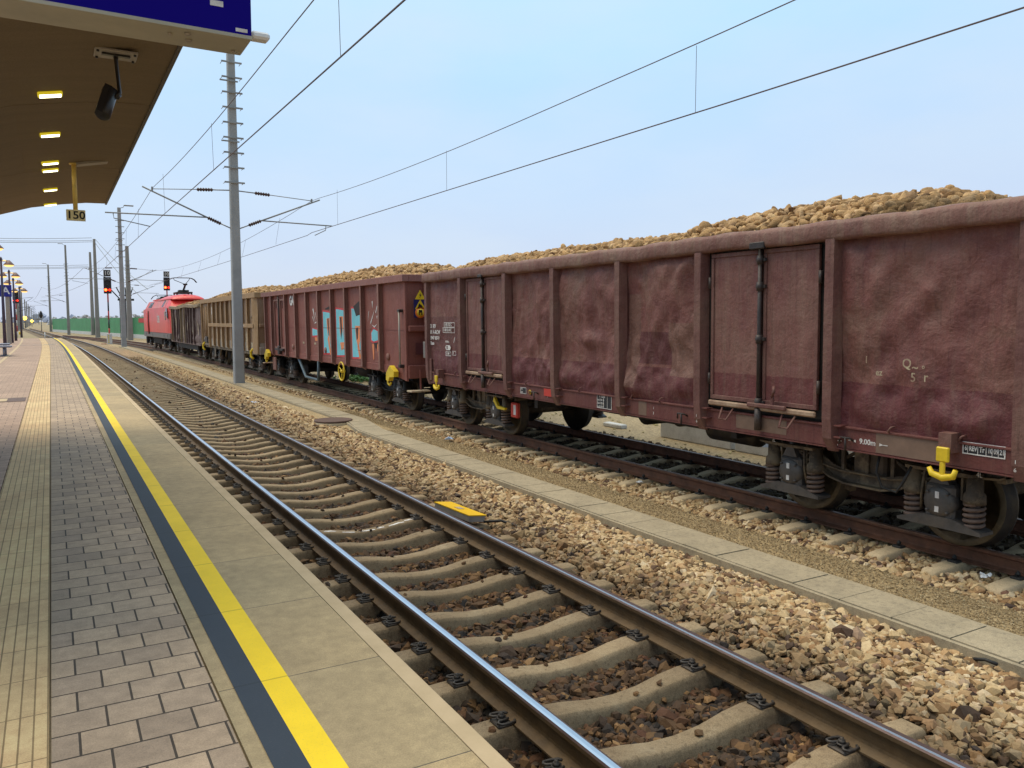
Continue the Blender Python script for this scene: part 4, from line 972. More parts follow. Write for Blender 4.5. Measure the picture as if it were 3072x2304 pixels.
def bogie(root,yc,axle=.9,dark=False):
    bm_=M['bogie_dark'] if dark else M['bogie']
    b=MB()
    for s in (-1,1):
        x=s*1.0
        cv=[(-1.05,.80),(-.85,.74),(-.62,.62),(-.42,.51),(-.22,.465),(.22,.465),(.42,.51),(.62,.62),(.85,.74),(1.05,.80)]
        up=[(y_,z_+.13-.03*abs(y_)) for y_,z_ in cv]
        b.extrude([(yc+y_,z_) for y_,z_ in cv]+[(yc+y_,z_) for y_,z_ in up[::-1]],'x',x-.012,x+.012)
        b.extrude([(yc+y_,z_-.022) for y_,z_ in cv]+[(yc+y_,z_-.001) for y_,z_ in cv[::-1]],'x',x-.10,x+.10)
        b.box(x-.012,x+.012,yc-1.42,yc+1.42,.83,.924)
        for q in (-.30,.0,.30): b.box(x-.02,x+.02,yc+q-.02,yc+q+.02,.56,.83)
        for e in (-1,1): b.extrude([(yc+e*1.42,.83),(yc+e*.62,.83),(yc+e*.62,.72),(yc+e*1.42,.78)],'x',x-.011,x+.011)
        for e in (-1,1): b.extrude([(yc+e*1.42,.785),(yc+e*.66,.725),(yc+e*.66,.705),(yc+e*1.42,.765)],'x',x-.10,x+.10)
        b.box(x-.09,x+.09,yc-1.43,yc+1.43,.925,.945)
        for e in (-1,1):
            for q in (-.19,.17): b.extrude([(yc+e*axle+q,.92),(yc+e*axle+q+.02,.92),(yc+e*axle+q+.02,.52),(yc+e*axle+q,.52)],'x',x-.1,x+.12)
    b.bbox(-.99,.99,yc-.2,yc+.2,.5,.88,.03); 
    for e in (-1,1): b.box(-.99,.99,yc+e*1.38-.04,yc+e*1.38+.04,.72,.90); b.cyl((-.95,yc+e*axle,.46),(.95,yc+e*axle,.46),.08,12)
    for s in (-1,1):
        for e in (-1,1):
            b.extrude([(yc+e*.36,.30),(yc+e*.44,.32),(yc+e*.42,.62),(yc+e*.36,.60)],'x',s*.70,s*.80) if s>0 else b.extrude([(yc+e*.36,.30),(yc+e*.44,.32),(yc+e*.42,.62),(yc+e*.36,.60)],'x',s*.80,s*.70)
            b.tube([(s*.88,yc+e*.1,.86),(s*.90,yc+e*.40,.66),(s*.80,yc+e*.40,.50)],.022,6)
            b.tube([(s*1.13,yc+e*(axle-.17),.80),(s*1.15,yc+e*(axle-.19),.55),(s*1.12,yc+e*(axle-.21),.36)],.014,6)
            b.box(min(s*1.0,s*1.2),max(s*1.0,s*1.2),yc+e*axle-.34,yc+e*axle+.34,.77,.80)
    b.tube([(-1.08,yc-1.0,.70),(-1.06,yc-.3,.58),(-1.06,yc+.3,.58),(-1.08,yc+1.0,.70)],.012,6)
    o=b.build('bogie',bm_,root)
    for s in (-1,1):
        for e in (-1,1):
            y=yc+e*axle; b=MB()
            b.lathe([(s*.695,.495),(s*.72,.495),(s*.735,.465),(s*.835,.458),(s*.836,.41),(s*.80,.39),(s*.78,.20),(s*.83,.17),(s*.84,.10)],(0,y,.46),'x',40)
            b.lathe([(s*.8365,.457),(s*.8385,.452),(s*.8385,.405),(s*.8365,.40)],(0,y,.46),'x',40,1)
            b.build('wheel',[M['wheel'],M['tyre']],o)
            b=MB(); x0,x1=sorted((s*1.01,s*1.17)); b.bbox(x0,x1,y-.15,y+.15,.30,.66,.03); b.extrude([(y-.10,.66),(y-.04,.78),(y+.04,.78),(y+.10,.66)],'x',x0,x1-.02)
            b.extrude([(y-.15,.34),(y-.42,.26),(y-.42,.23),(y+.42,.23),(y+.42,.26),(y+.15,.34)],'x',x0-.02,x1+.03)
            b.lathe([(s*1.02,.165),(s*1.15,.165),(s*1.185,.14),(s*1.20,.09)],(0,y,.48),'x',20); b.bbox(x0+.02,x1+.012,y-.03,y+.03,.60,.84,.01)
            for q in (-.10,.10):
                for zz in (.39,.57): b.cyl((s*1.17,y+q,zz),(s*1.21,y+q,zz),.014,6)
            b.build('axle_box',M['axlebox'],o)
            if s<0:
                b=MB(); b.box(s*1.203-.002,s*1.203+.002,y-.022,y+.018,.52,.585); b.box(s*1.203-.002,s*1.203+.002,y-.02,y+.02,.385,.44); b.build('white_dash',M['mark'],o)
            for q in (-.30,.30):
                b=MB(); z0=.255; hh=.27; cx,cy=s*1.09,y+q; nt_=4.6
                b.tube([(cx+.080*math.cos(t*2*PI),cy+.080*math.sin(t*2*PI),z0+.02+(hh-.03)*t/nt_) for t in np.linspace(0,nt_,int(nt_*14))],.020,6)
                b.cyl((cx,cy,z0-.01),(cx,cy,z0+hh),.05,10); b.lathe([(z0+hh-.015,.098),(z0+hh+.02,.10),(.60,.095),(.62,.075),(.80,.07)],(cx,cy,0),'z',16,1)
                b.build('spring',[M['spring'],bm_],o)
    return o
def buffers(root,y,s,mat='bogie_dark'):
    for x in (-.875,.875):
        b=MB(); b.lathe([(0,.13),(s*.30,.12),(s*.30,.085),(s*.50,.085),(s*.50,.22),(s*.54,.235),(s*.56,.20)],(x,y,1.06),'y',22); b.build('buffer',M[mat],root)
    b=MB(); b.tube([(0,y,1.05),(0,y+s*.3,1.0),(0,y+s*.62,.98)],.05,8); b.build('coupling',M['dark_metal'],root)
def hook(root,y,zt=1.06,s=1):
    b=MB(); b.extrude([(y-.10,zt-.02),(y+.02,zt-.02),(y+.02,zt+.16),(y-.10,zt+.16)],'x',-1.58,-1.43); b.build('hook_bracket',M['w1rib'],root)
    b=MB(); b.bbox(-1.62,-1.585,y-.10,y+.02,zt-.10,zt+.035,.01); b.bbox(-1.615,-1.59,y-.065,y-.015,zt-.22,zt-.10,.008)
    b.tube([(-1.60,y-.16,zt-.16),(-1.60,y-.14,zt-.22),(-1.60,y-.04,zt-.245),(-1.60,y+.06,zt-.22),(-1.60,y+.09,zt-.165)],[.022,.03,.035,.03,.02],8)
    b.build('tow_hook',M['hook'],root)
def base_wagon(root,L,rz,rimout,mats,ends=True,zf=1.16,floor=True):
    mw,mr,mrim,msill=mats
    b=MB(); b.box(1.38,1.42,.03,L-.03,zf,rz[0]+.02); b.build('far_wall',mw,root)
    for y0,y1 in ((.0,.05),(L-.05,L)):
        b=MB(); b.box(-1.40,1.40,y0,y1,.95 if y0 else .95,rz[0]+.02)
        s=-1 if y0==0 else 1; y=y0 if y0==0 else y1
        for x in (-.95,-.3,.3,.95): b.bbox(x-.05,x+.05,min(y,y+s*.07),max(y,y+s*.07),1.0,rz[0],.01)
        b.bbox(-1.40,1.40,min(y,y+s*.10),max(y,y+s*.10),1.98,2.12,.02); b.bbox(-1.42,1.42,min(y,y+s*.08),max(y,y+s*.08),.90,1.2,.01)
        b.build('end_wall',mw,root)
    b=MB(); b.box(-1.37,1.37,.06,L-.06,1.14,1.20); b.box(-.25,.25,.2,L-.2,.86,1.14)
    for y in np.arange(1,L,1.2): b.box(-1.3,1.3,y-.04,y+.04,.98,1.14)
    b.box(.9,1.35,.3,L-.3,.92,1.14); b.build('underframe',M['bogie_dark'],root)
def chord(y0,y1):
    a=math.atan2(u_siding(y1)-u_siding(y0),y1-y0); return -a
BEETS_STUFF=[]
def place_root(name,y0,L):
    t=empty(name,(u_siding(y0),y0,0),chord(y0,y0+L)); t.rotation_euler.y=R(-.8); return t

# ---- wagon 1
L=12.42; T=place_root('goods_wagon',5.3,L)
tag(T,'nearest dented oxide brown open wagon heaped with sugar beets, cut by the right edge','wagon','open wagons of the goods train')
y0w=5.3; W=lambda v:v-5.3
base_wagon(T,L,(3.06,3.26),.11,(M['w1'],M['w1rib'],M['w1rim'],M['w1sill']))
ribsv=[5.42,7.32,9.26,10.89,12.60,14.17,15.96,17.66]
bays=[(5.42,7.32,1),(9.26,10.89,1),(10.89,12.60,1),(12.60,14.17,1),(15.96,17.66,1)]
for i,(a,c,_) in enumerate(bays):
    V,F=dented(W(a),W(c),1.12,3.08,-1.415,.016 if i==4 else .060,11+i,lowbulge=1.0)
    o=np_mesh('side_panel',V,F,M['w1'],T,True)
b=MB()  # wavy rim
n=90; vs=[];fs=[]
prof=[(-1.40,3.05),(-1.53,3.055),(-1.545,3.09),(-1.55,3.20),(-1.53,3.245),(-1.47,3.26),(-1.40,3.255)]
rr=np.random.default_rng(4); wav=np.convolve(rr.normal(0,1,n+9),np.ones(6)/6,'same')[:n+1]; wav2=np.convolve(rr.normal(0,1,n+9),np.ones(4)/4,'same')[:n+1]
for i in range(n+1):
    y=-.02+(L+.04)*i/n
    for j,(x,z) in enumerate(prof): vs.append((x-.010*wav[i]*(1 if 0<j<6 else 0),y,z+.010*wav2[i]+(.006*math.sin(i*1.3) if j in(1,5) else 0)))
k=len(prof)
for i in range(n):
    for j in range(k-1): fs.append((i*k+j,i*k+j+1,(i+1)*k+j+1,(i+1)*k+j))
b.add(vs,fs,0,True); b.bbox(1.38,1.53,-.02,L+.02,3.06,3.255,.02); b.bbox(-1.52,1.5,L-.12,L+.10,3.06,3.25,.02); b.bbox(-1.52,1.5,-.10,.12,3.06,3.25,.02)
b.build('top_rim',M['w1rim'],T)
for i,v in enumerate(ribsv):
    y=W(v); b=MB(); o_=.125 if 0<i<7 else .09
    w1_,w2_=(.055,.085)
    def hat(z,x,k): return [(-1.415,y-w2_*k,z),(x,y-w1_*k,z),(x,y+w1_*k,z),(-1.415,y+w2_*k,z)]
    rows=[(.86,-1.44,.85),(1.0,-1.415-o_*.85,1),(1.2,-1.415-o_,1),(2.2,-1.415-o_-.004,1),(3.07,-1.415-o_,1)]
    vs=[];fs=[]
    for z,x,k in rows: vs+=hat(z,x,k)
    for q in range(len(rows)-1):
        for j in range(3): fs.append((q*4+j,q*4+j+1,(q+1)*4+j+1,(q+1)*4+j))
    fs.append((0,1,2,3)); b.add(vs,fs,0); b.build('rib',M['w1rib'],T)
    if 0<i<7:
        for zz in (1.02,1.14): b=MB(); b.box(-1.53,-1.42,y-.17,y-.088,zz,zz+.012); b.build('gusset',M['w1sill'],T)
# sill with small lip
b=MB(); b.bbox(-1.44,-1.40,0,L,.905,1.135,.006); b.box(-1.45,-1.40,0,L,.89,.904); b.bbox(-1.46,-1.40,.0,L,1.118,1.14,.004); b.build('sill',M['w1sill'],T)
# doors
def door_pair(T,ya,yb,mats,seed,detail=True,x=-1.44,z0=1.27,z1=3.04):
    mid=(ya+yb)/2; dm,fm=mats
    for (a,c) in ((ya+.13,mid-.02),(mid+.02,yb-.10)):
        V,F=dented(a+.04,c-.04,z0+.04,z1-.04,x-.004,.010,seed+int(a*10),30,40,wr=.5)
        d=np_mesh('door',V,F,dm,T,True)
        b=MB()
        b.bbox(x-.022,x+.02,a,c,z0,z0+.05,.005); b.bbox(x-.022,x+.02,a,c,z1-.05,z1,.005); b.bbox(x-.022,x+.02,a,a+.045,z0+.051,z1-.051,.005); b.bbox(x-.022,x+.02,c-.045,c,z0+.051,z1-.051,.005)
        b.build('door_frame',fm,d)
        hy=a-.02 if a<mid-.3 else c+.02
        for z in (z0+.25,z1-.35):
            b=MB(); b.cyl((x-.02,hy,z-.07),(x-.02,hy,z+.07),.02,8); b.build('hinge',M['lockrod'],d)
    b=MB(); b.box(x+.035,x+.055,ya,yb,z0-.1,z1+.02); b.build('door_backing',M['bogie_dark'],T)
    b=MB(); b.cyl((x-.055,mid,z0-.28),(x-.055,mid,z1+.10),.024,10); b.cyl((x-.055,mid,z0-.30),(x-.055,mid,z0-.05),.042,10)
    for z in (z0+.02,z0+.75,z0+1.35,z1-.12): b.cyl((x-.055,mid,z-.05),(x-.055,mid,z+.05),.038,10); b.bbox(x-.05,x-.01,mid-.07,mid+.07,z-.02,z+.02,.004)
    lr=b.build('lock_rod',M['lockrod'],T)
    b=MB(); b.bbox(x-.065,x-.02,ya+.12,yb-.10,z0-.075,z0-.012,.015); b.build('threshold_bar',M['pale_bar'],T)
    b=MB(); b.bbox(x-.10,x-.06,mid-.42,mid+.14,z0-.035,z0+.015,.01); b.bbox(x-.09,x-.06,mid-.25,mid-.20,z0-.04,z0+.12,.01); b.tube([(x-.08,mid-.22,z0+.1),(x-.10,mid-.27,z0+.18),(x-.07,mid-.24,z0+.22)],.018,6); b.build('latch',M['w1rib'],T)
    for yy in (ya+.48,yb-.42):
        b=MB(); b.tube([(x-.04,yy-.09,z0-.09),(x-.13,yy-.06,z0-.22),(x-.13,yy+.06,z0-.22),(x-.04,yy+.09,z0-.09)],.012,6); b.build('stirrup',M['w1rib'],T)
door_pair(T,W(7.38),W(9.20),(M['w1door'],M['w1rib']),21); door_pair(T,W(14.23),W(15.90),(M['w1door'],M['w1rib']),22)
b=MB(); b.bbox(-1.556,-1.50,W(8.29)-.10,W(8.29)+.12,3.04,3.12,.01); b.build('rim_notch',M['lockrod'],T)
b=MB(); b.bbox(-1.556,-1.50,W(15.06)-.08,W(15.06)+.08,3.04,3.10,.01); b.build('rim_notch',M['lockrod'],T)
bogie(T,W(7.20)); bogie(T,W(16.12))
buffers(T,L,1); buffers(T,0,-1)
hook(T,W(6.05)); hook(T,W(17.0))
# underframe gear seen below
b=MB()
for y,r_ in ((W(12.0),.22),(W(11.2),.16)): b.lathe([(-.35,r_*.4),(-.3,r_),(.3,r_),(.35,r_*.4)],(0.2,y,.72),'x',18)
b.lathe([(-.5,.1),(-.45,.19),(.4,.19),(.45,.1)],(-.3,W(9.8),.70),'y',18)
b.box(-1.2,1.2,W(13.6),W(13.7),.70,.95); b.box(-1.0,1.0,W(9.1),W(9.2),.72,.95); b.tube([(-1.2,W(9.4),.83),(-1.2,W(14.0),.86)],.02,6); b.build('brake_gear',M['wheel'],T)
b=MB(); b.extrude([(W(15.12),.78),(W(14.98),.62),(W(14.70),.60),(W(14.72),.56),(W(15.0),.56),(W(15.16),.70)],'x',-1.24,-1.19); b.build('brake_lever',M['hook'],T)
b=MB(); b.bbox(-1.2,-1.12,W(14.32),W(14.56),.44,.72,.02); b.build('brake_changeover',M['red_refl'],T); b=MB(); b.box(-1.204,-1.2,W(14.36),W(14.44),.5,.68); b.build('changeover_label',M['mark'],T)
b=MB(); b.tube([(-1.3,W(6.84),.93),(-1.34,W(6.86),.7),(-1.33,W(6.80),.55),(-1.30,W(6.66),.52),(-1.3,W(6.58),.65),(-1.28,W(6.52),.8)],.014,6); b.build('hose',M['black'],T)
# small fittings
for v in (7.08,9.55,13.2): 
    b=MB(); b.tube([(-1.44,W(v)-.02,1.0),(-1.50,W(v)-.02,1.03),(-1.50,W(v)+.10,1.03),(-1.50,W(v)+.10,.96)],.012,6); b.tube([(-1.50,W(v)+.03,1.03),(-1.50,W(v)+.03,.90)],.012,6); b.build('cleat',M['lockrod'],T)
for v in (5.9,6.6,10.0,10.6,11.9,13.5,16.3,17.3):
    b=MB(); b.tube([(-1.44,W(v),1.20),(-1.475,W(v)+.02,1.19),(-1.475,W(v)+.05,1.15),(-1.44,W(v)+.05,1.13)],.010,6); b.build('rope_ring',M['w1rib'],T)
b=MB(); b.bbox(-1.50,-1.445,W(17.6),W(17.85),1.42,1.78,.012); b.build('document_box',M['loco_grey'],T)
b=MB(); b.bbox(-1.47,-1.43,W(17.50),W(17.64),.95,1.42,.01); b.build('corner_post',M['w1rib'],T)
# markings
xm=-1.4415
def mk(s,size,v,z,sx=1,mat='mark',x=xm,al='LEFT',bold=.0): return text(s,size,(x,W(v),z),'-x',M[mat],T,'marking',sx,al,.001,bold)
mk('9.00m',.075,6.99,1.005,1.0,bold=.002)
for v,s in ((7.07,1),(6.72,-1)): flat('marking',[(W(v)+.0,1.0),(W(v)-s*.04,1.015),(W(v)-s*.04,.985)],'-x',xm,M['mark'],T); flat('marking',[(W(v)+s*.05,1.003),(W(v)+s*.0,1.003),(W(v),.997),(W(v)+s*.05,.997)],'-x',xm,M['mark'],T)
flat('marking',[(W(7.20),.985),(W(7.32),.985),(W(7.32),.975),(W(7.20),.975)],'-x',xm,M['mark'],T); flat('marking',[(W(7.24),.93),(W(7.28),.93),(W(7.26),.965)],'-x',xm,M['mark'],T)
flat('marking_plate',[(W(5.56),1.045),(W(5.915),1.045),(W(5.915),1.135),(W(5.56),1.135)],'-x',-1.4425,M['labelblack'],T)
frame('marking_border',W(5.55),W(5.925),1.035,1.145,.010,'-x',-1.4435,M['mark'],T)
for s,v,sz in (('6',5.905,.062),('REV',5.865,.062),('Tr',5.775,.07),('10',5.70,.062),('09',5.65,.062),('21',5.60,.065)): text(s,sz,(-1.446,W(v),1.088),'-x',M['mark'],T,'marking',.66,'LEFT',.001,.0015)
for v in (5.875,5.785,5.712,5.66,5.607): flat('marking',[(W(v),1.045),(W(v)+.005,1.045),(W(v)+.005,1.135),(W(v),1.135)],'-x',-1.4435,M['mark'],T)
mk('4L',.07,5.96,.80,.8,x=-1.15); mk('2L',.06,8.25,.845,.8,x=-1.30)
# load table
def table(v0,v1,z0,z1,lines,cols=(),mat='mark',x=-1.4435,sz=.04):
    flat('marking_plate',[(W(v0),z0),(W(v1),z0),(W(v1),z1),(W(v0),z1)],'-x',x+.0012,M['labelblack'],T); frame('marking_border',W(v0),W(v1),z0,z1,.008,'-x',x,M[mat],T)
    n=len(lines)
    for i,l in enumerate(lines): text(l,sz,(x-.002,W(v1)-.015,z1-(i+.5)*(z1-z0)/n),'-x',M[mat],T,'marking',.85,'LEFT',.001,.001)
table(11.14,11.50,.925,1.125,['     A   B2  B3','a-a 3 23  26','b-b 5 23 30','c-c 8 19 54'],sz=.040)
for v in (11.24,11.33): flat('marking',[(W(v),.93),(W(v)+.006,.93),(W(v)+.006,1.12),(W(v),1.12)],'-x',-1.445,M['mark'],T)
table(13.57,13.77,.965,1.075,['GPR','0028'],sz=.04)
b=MB(); b.lathe([(-.004,.04),(0,.04)],(xm,W(13.45),1.01),'x',20); b.lathe([(-.006,.03),(-.004,.03)],(xm,W(13.45),1.01),'x',20,1); b.build('marking_disc',[M['warn_y'],M['w1sill']],T); mk('470',.03,13.36,1.0,mat='mark_dim')
flat('red_plate',[(W(12.76),.985),(W(12.98),.985),(W(12.98),1.11),(W(12.76),1.11)],'-x',-1.444,M['red_refl'],T,.012)
for v in (5.42,9.26,12.60+.30,10.2): 
    mk('1',.05,v+.01,1.04,mat='mark',x=-1.54 if v in(5.42,9.26) else xm); mk('3' if v>10 else '6',.05,v+.015,.97,x=-1.53 if v in(5.42,9.26) else xm)
# repainted patches
def patch(v0,v1,z0,z1,mat,x=-1.4425): return flat('paint_patch',[(W(v0),z0),(W(v1),z0),(W(v1),z1),(W(v0),z1)],'-x',x,M[mat],T,.0012)
patch(7.92,8.68,.95,1.13,'patch2',-1.4408) ; patch(6.12,6.80,.915,1.118,'patch2',-1.4408); patch(10.35,10.52,.92,1.11,'patch2',-1.4408)
# stencil text at the far end, on the panel
xp=-1.446
for s,v,z,sz in (('31 RIV',17.55,2.115,.115),('81 A-RCW',17.55,1.99,.115),('5947 087-9',17.55,1.865,.105),('Eaos',17.55,1.755,.105)): text(s,sz,(xp,W(v),z),'-x',M['mark'],T,'marking',.92,'LEFT',.001,.003)
def gridbox(v0,v1,z0,z1,rows,sz): 
    frame('marking_border',W(v0),W(v1),z0,z1,.010,'-x',xp,M['mark'],T)
    for i,l in enumerate(rows): text(l,sz,(xp,W(v1)-.03,z1-(i+.5)*(z1-z0)/len(rows)),'-x',M['mark'],T,'marking',.9,'LEFT',.001,.002)
gridbox(16.36,16.86,2.10,2.20,['A B1 B2 C'],.085); gridbox(16.36,16.92,1.985,2.095,['S 40 52 64 C'],.08)
text('14 040 t',.06,(xp,W(16.82),1.80),'-x',M['mark'],T,'marking',.9,'LEFT',.001,.002)
flat('marking',[(W(16.82),1.68),(W(16.77),1.73),(W(16.60),1.73),(W(16.55),1.68),(W(16.60),1.63),(W(16.77),1.63)],'-x',xp,M['mark'],T); text('72',.075,(xp-.004,W(16.76),1.68),'-x',M['patch'],T,'marking',1,'LEFT',.001,.003)
gridbox(16.55,16.80,1.51,1.60,['22 700'],.055); gridbox(16.32,16.48,1.53,1.62,['R'],.07)
flat('marking',[(W(16.42),1.79),(W(16.40),1.79),(W(16.345),1.90),(W(16.36),1.90)],'-x',xp,M['mark'],T)
# remnants of old yellow-white scribbles on the big end panel
xr=-1.475
for s,sz,v,z in (('Q',.13,6.52,1.82),('~',.12,6.42,1.79),('1',.10,6.93,1.84),('ez',.09,6.80,1.72),('5',.12,6.43,1.69),('r',.13,6.30,1.70),('o',.06,6.32,1.80)): text(s,sz,(xr,W(v),z),'-x',M['mark_dim'],T,'old_scribble',.9,'LEFT',.001,.001)
flat('paint_patch',[(W(9.90),1.66),(W(10.52),1.66),(W(10.52),2.08),(W(9.90),2.08)],'-x',-1.4475,M['patch'],T,.001) if 0 else None

# ---- wagon 2
def rib_fin(T,y,z0,z1,mat,xo=-1.545,fw=.10,foot=True,name='rib'):
    b=MB(); b.bbox(xo,xo+.016,y-fw/2,y+fw/2,z0+(.06 if foot else 0),z1,.004); b.box(xo+.016,-1.41,y-.010,y+.010,z0+(.06 if foot else 0),z1)
    if foot: b.add([(xo,y-.05,z0+.06),(xo,y+.05,z0+.06),(-1.44,y+.05,z0-.02),(-1.44,y-.05,z0-.02),(-1.43,y-.05,z0+.06),(-1.43,y+.05,z0+.06)],[(0,1,2,3),(0,3,4),(1,5,2),(3,2,5,4)])
    return b.build(name,mat,T)
L2=13.97; T2=place_root('goods_wagon',18.93,L2); W2=lambda v:v-18.93
tag(T2,'red brown open wagon with blue and orange graffiti between its ribs','wagon','open wagons of the goods train')
base_wagon(T2,L2,(3.13,3.29),.12,(M['w2'],M['w2rib'],M['w2rim'],M['w2']))
b=MB(); b.box(-1.43,-1.41,0,L2,1.0,3.14); b.box(-1.44,-1.41,0,L2,2.02,2.035); b.build('side_wall',M['w2'],T2)
b=MB(); ring_box(b,1.55,-.10,L2+.06,3.13,3.29,.16); b.build('top_rim',M['w2rim'],T2)
b=MB(); b.bbox(-1.445,-1.40,0,L2,.99,1.16,.008); b.build('sill',M['w2'],T2)
for v in (20.45,21.74,23.07,24.33,25.63,26.92,28.24,29.55,31.52,32.5): rib_fin(T2,W2(v),.98,3.14,M['w2rib'])
for q in (-.02,L2-.10): b=MB(); b.bbox(-1.46,-1.40,q,q+.12,.84,3.14,.01); b.build('corner_post',M['w2'],T2)
b=MB(); b.extrude([(0,.84),(1.5,.99),(0,.99)],'x',-1.44,-1.42); b.build('sill_corner',M['w2'],T2)
for (a,c) in ((29.75,30.42),(30.62,31.3)):
    b=MB(); a,c=W2(a),W2(c)
    for q in ((a,a+.06,1.25,3.0),(c-.06,c,1.25,3.0),(a+.06,c-.06,2.94,3.0),(a+.06,c-.06,1.25,1.31)): b.bbox(-1.48,-1.431,*q,.006)
    d=b.build('door_frame',M['w2rib'],T2); b=MB(); b.tube([(-1.45,(a+c)/2+.1,2.85),(-1.48,(a+c)/2-.05,2.87),(-1.48,(a+c)/2-.08,2.7),(-1.45,(a+c)/2+.08,2.68)],.012,6); b.build('grip',M['lockrod'],d)
b=MB(); b.cyl((-1.50,W2(30.52),1.1),(-1.50,W2(30.52),3.1),.025,8); b.bbox(-1.54,-1.47,W2(30.0),W2(31.1),1.18,1.26,.01); b.bbox(-1.56,-1.46,W2(30.42),W2(30.62),1.05,1.35,.02); b.build('lock_rod',M['lockrod'],T2)
for y in (W2(v) for v in (19.9+.65,22.3-.45,23.6-.4,26.2-.45,27.5-.4,28.8-.4)):
    for z in (1.05,1.22,1.45): b=MB(); b.box(-1.52,-1.43,y-.10,y+.25,z,z+.012); b.build('gusset',M['w2rib'],T2)
for v in (20.1,25.2,28.9):
    b=MB(); b.lathe([(-.03,.085),(0,.09)],(-1.432,W2(v),1.36),'x',18); b.build('vent_cap',M['w2rib'],T2)
# grab rail with dark ends, hooks, handwheel, bent pipe guard, step
b=MB(); b.cyl((-1.53,W2(19.12),1.2),(-1.53,W2(19.12),2.45),.022,8); b.build('grab_rail',M['plate'],T2)
b=MB(); b.bbox(-1.55,-1.43,W2(19.08),W2(19.20),2.43,2.50,.01); b.bbox(-1.55,-1.43,W2(19.08),W2(19.20),1.14,1.22,.01); b.build('rail_bracket',M['lockrod'],T2)
for v in (19.62,32.2):
    b=MB(); b.extrude([(W2(v)-.32,1.05),(W2(v)-.05,1.18),(W2(v)+.18,1.0),(W2(v)+.20,.82),(W2(v)+.06,.80),(W2(v)-.02,.90),(W2(v)-.30,.92)],'x',-1.62,-1.50)
    b.tube([(-1.56,W2(v)+.2,.83),(-1.56,W2(v)+.22,.74),(-1.56,W2(v)+.12,.70),(-1.56,W2(v)+.02,.76)],.028,8); b.build('tow_hook',M['hook'],T2)
b=MB(); y=W2(23.27); pts=[(-1.60,y+.25*math.cos(a),.84+.25*math.sin(a)) for a in np.linspace(0,2*PI,29)[:-1]]; b.tube(pts,.020,8,closed=True)
for a in (.5,2.6,4.7): b.tube([(-1.58,y,.84),(-1.60,y+.25*math.cos(a),.84+.25*math.sin(a))],.014,6)
b.lathe([(-1.62,.04),(-1.5,.05)],(0,y,.84),'x',12); b.build('handwheel',M['hook'],T2)
b=MB(); b.tube([(-1.42,W2(28.3),.98),(-1.40,W2(27.6),.42),(-1.40,W2(26.2),.40),(-1.42,W2(26.05),.98)],.045,8); b.build('pipe_guard',M['cable'],T2)
b=MB(); b.bbox(-1.50,-1.02,-.38,-.10,.60,.64,.01); b.build('step_plate',M['mark_dim'],T2); b=MB(); b.box(-1.2,-1.17,-.2,-.17,.64,1.1); b.build('step_hanger',M['w2'],T2)
b=MB(); b.bbox(-1.5,-1.0,L2+.10,L2+.38,.60,.64,.01); b.build('step_plate',M['pale_bar'],T2)
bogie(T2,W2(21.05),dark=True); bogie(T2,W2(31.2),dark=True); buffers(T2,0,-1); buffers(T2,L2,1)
b=MB(); b.lathe([(-.5,.1),(-.45,.22),(.45,.22),(.5,.1)],(-.2,W2(25.0),.72),'y',18); b.lathe([(-.3,.3),(.3,.3)],(.2,W2(24.0),.60),'x',20); b.build('brake_gear',M['bogie_dark'],T2)
b=MB(); b.bbox(-1.42,-1.36,W2(31.55),W2(32.0),.42,.90,.02); b.build('side_panel_box',M['w2rib'],T2)
text('GAT',.42,(-1.447,W2(29.15),2.90),'-x',M['mark'],T2,'marking',.85,'LEFT',.001,.02)
# graffiti pieces (on the wall plane)
xg=-1.4335
def gr(pts,mat,dx=0): return flat('graffiti',[(W2(v)+.02*(v-18.9)+.12,z) for v,z in pts],'-x',xg-dx,M[mat],T2,.001)
def blob(v1,v0,z0,z1,cut=None):
    gr([(v1,z0),(v1,z1),(v0,z1-.05),(v0,z0+.03)],'graf_red'); gr([(v1-.05,z0+.05),(v1-.05,z1-.05),(v0+.04,z1-.10),(v0+.04,z0+.08)],'cyan',.002)
blob(26.35,25.62,1.72,2.05); blob(25.2,24.33,1.22,2.56); blob(23.95,23.08,1.20,2.62); blob(22.62,21.76,1.20,2.62)
gr([(21.12,1.95),(20.95,2.08),(20.55,2.00),(20.52,1.72),(20.95,1.66),(21.15,1.70)],'graf_red'); gr([(21.08,1.93),(20.93,2.03),(20.58,1.96),(20.56,1.76),(20.93,1.71),(21.08,1.74)],'cyan',.002)
for pts in ([(24.80,2.30),(24.52,2.32),(24.50,1.55),(24.66,2.12),(24.74,1.75)],[(24.75,1.70),(24.62,1.85),(24.46,1.24),(24.56,1.24)],[(23.62,2.36),(23.28,2.36),(23.30,1.80),(23.44,2.2),(23.58,1.75)],[(23.6,1.62),(23.25,1.64),(23.3,1.45),(23.5,1.40)],
   [(22.30,2.10),(21.92,2.10),(21.94,1.70),(22.1,1.5),(22.24,1.75)],[(22.16,1.55),(22.02,1.60),(21.88,1.22),(22.02,1.22)],[(21.05,1.64),(20.9,1.66),(20.93,1.25),(20.98,1.25)],[(20.70,1.66),(20.55,1.66),(20.58,1.28),(20.63,1.28)],[(26.05,1.73),(25.75,1.73),(25.78,1.62),(26.02,1.62)]):
    gr(pts,'graf_orange',.004)
for pts in ([(24.72,2.30),(24.60,2.31),(24.58,1.8),(24.64,1.8)],[(23.55,2.33),(23.42,2.34),(23.40,1.95),(23.5,1.7)],[(22.24,2.04),(22.05,2.06),(22.12,1.75),(22.2,1.72)],[(22.40,2.62),(21.84,2.78),(21.86,2.40),(22.2,2.36)],[(24.9,2.6),(24.5,2.66),(24.52,2.58),(24.9,2.57)],[(20.95,1.68),(20.65,1.68),(20.78,1.52)]):
    gr(pts,'graf_black',.006)
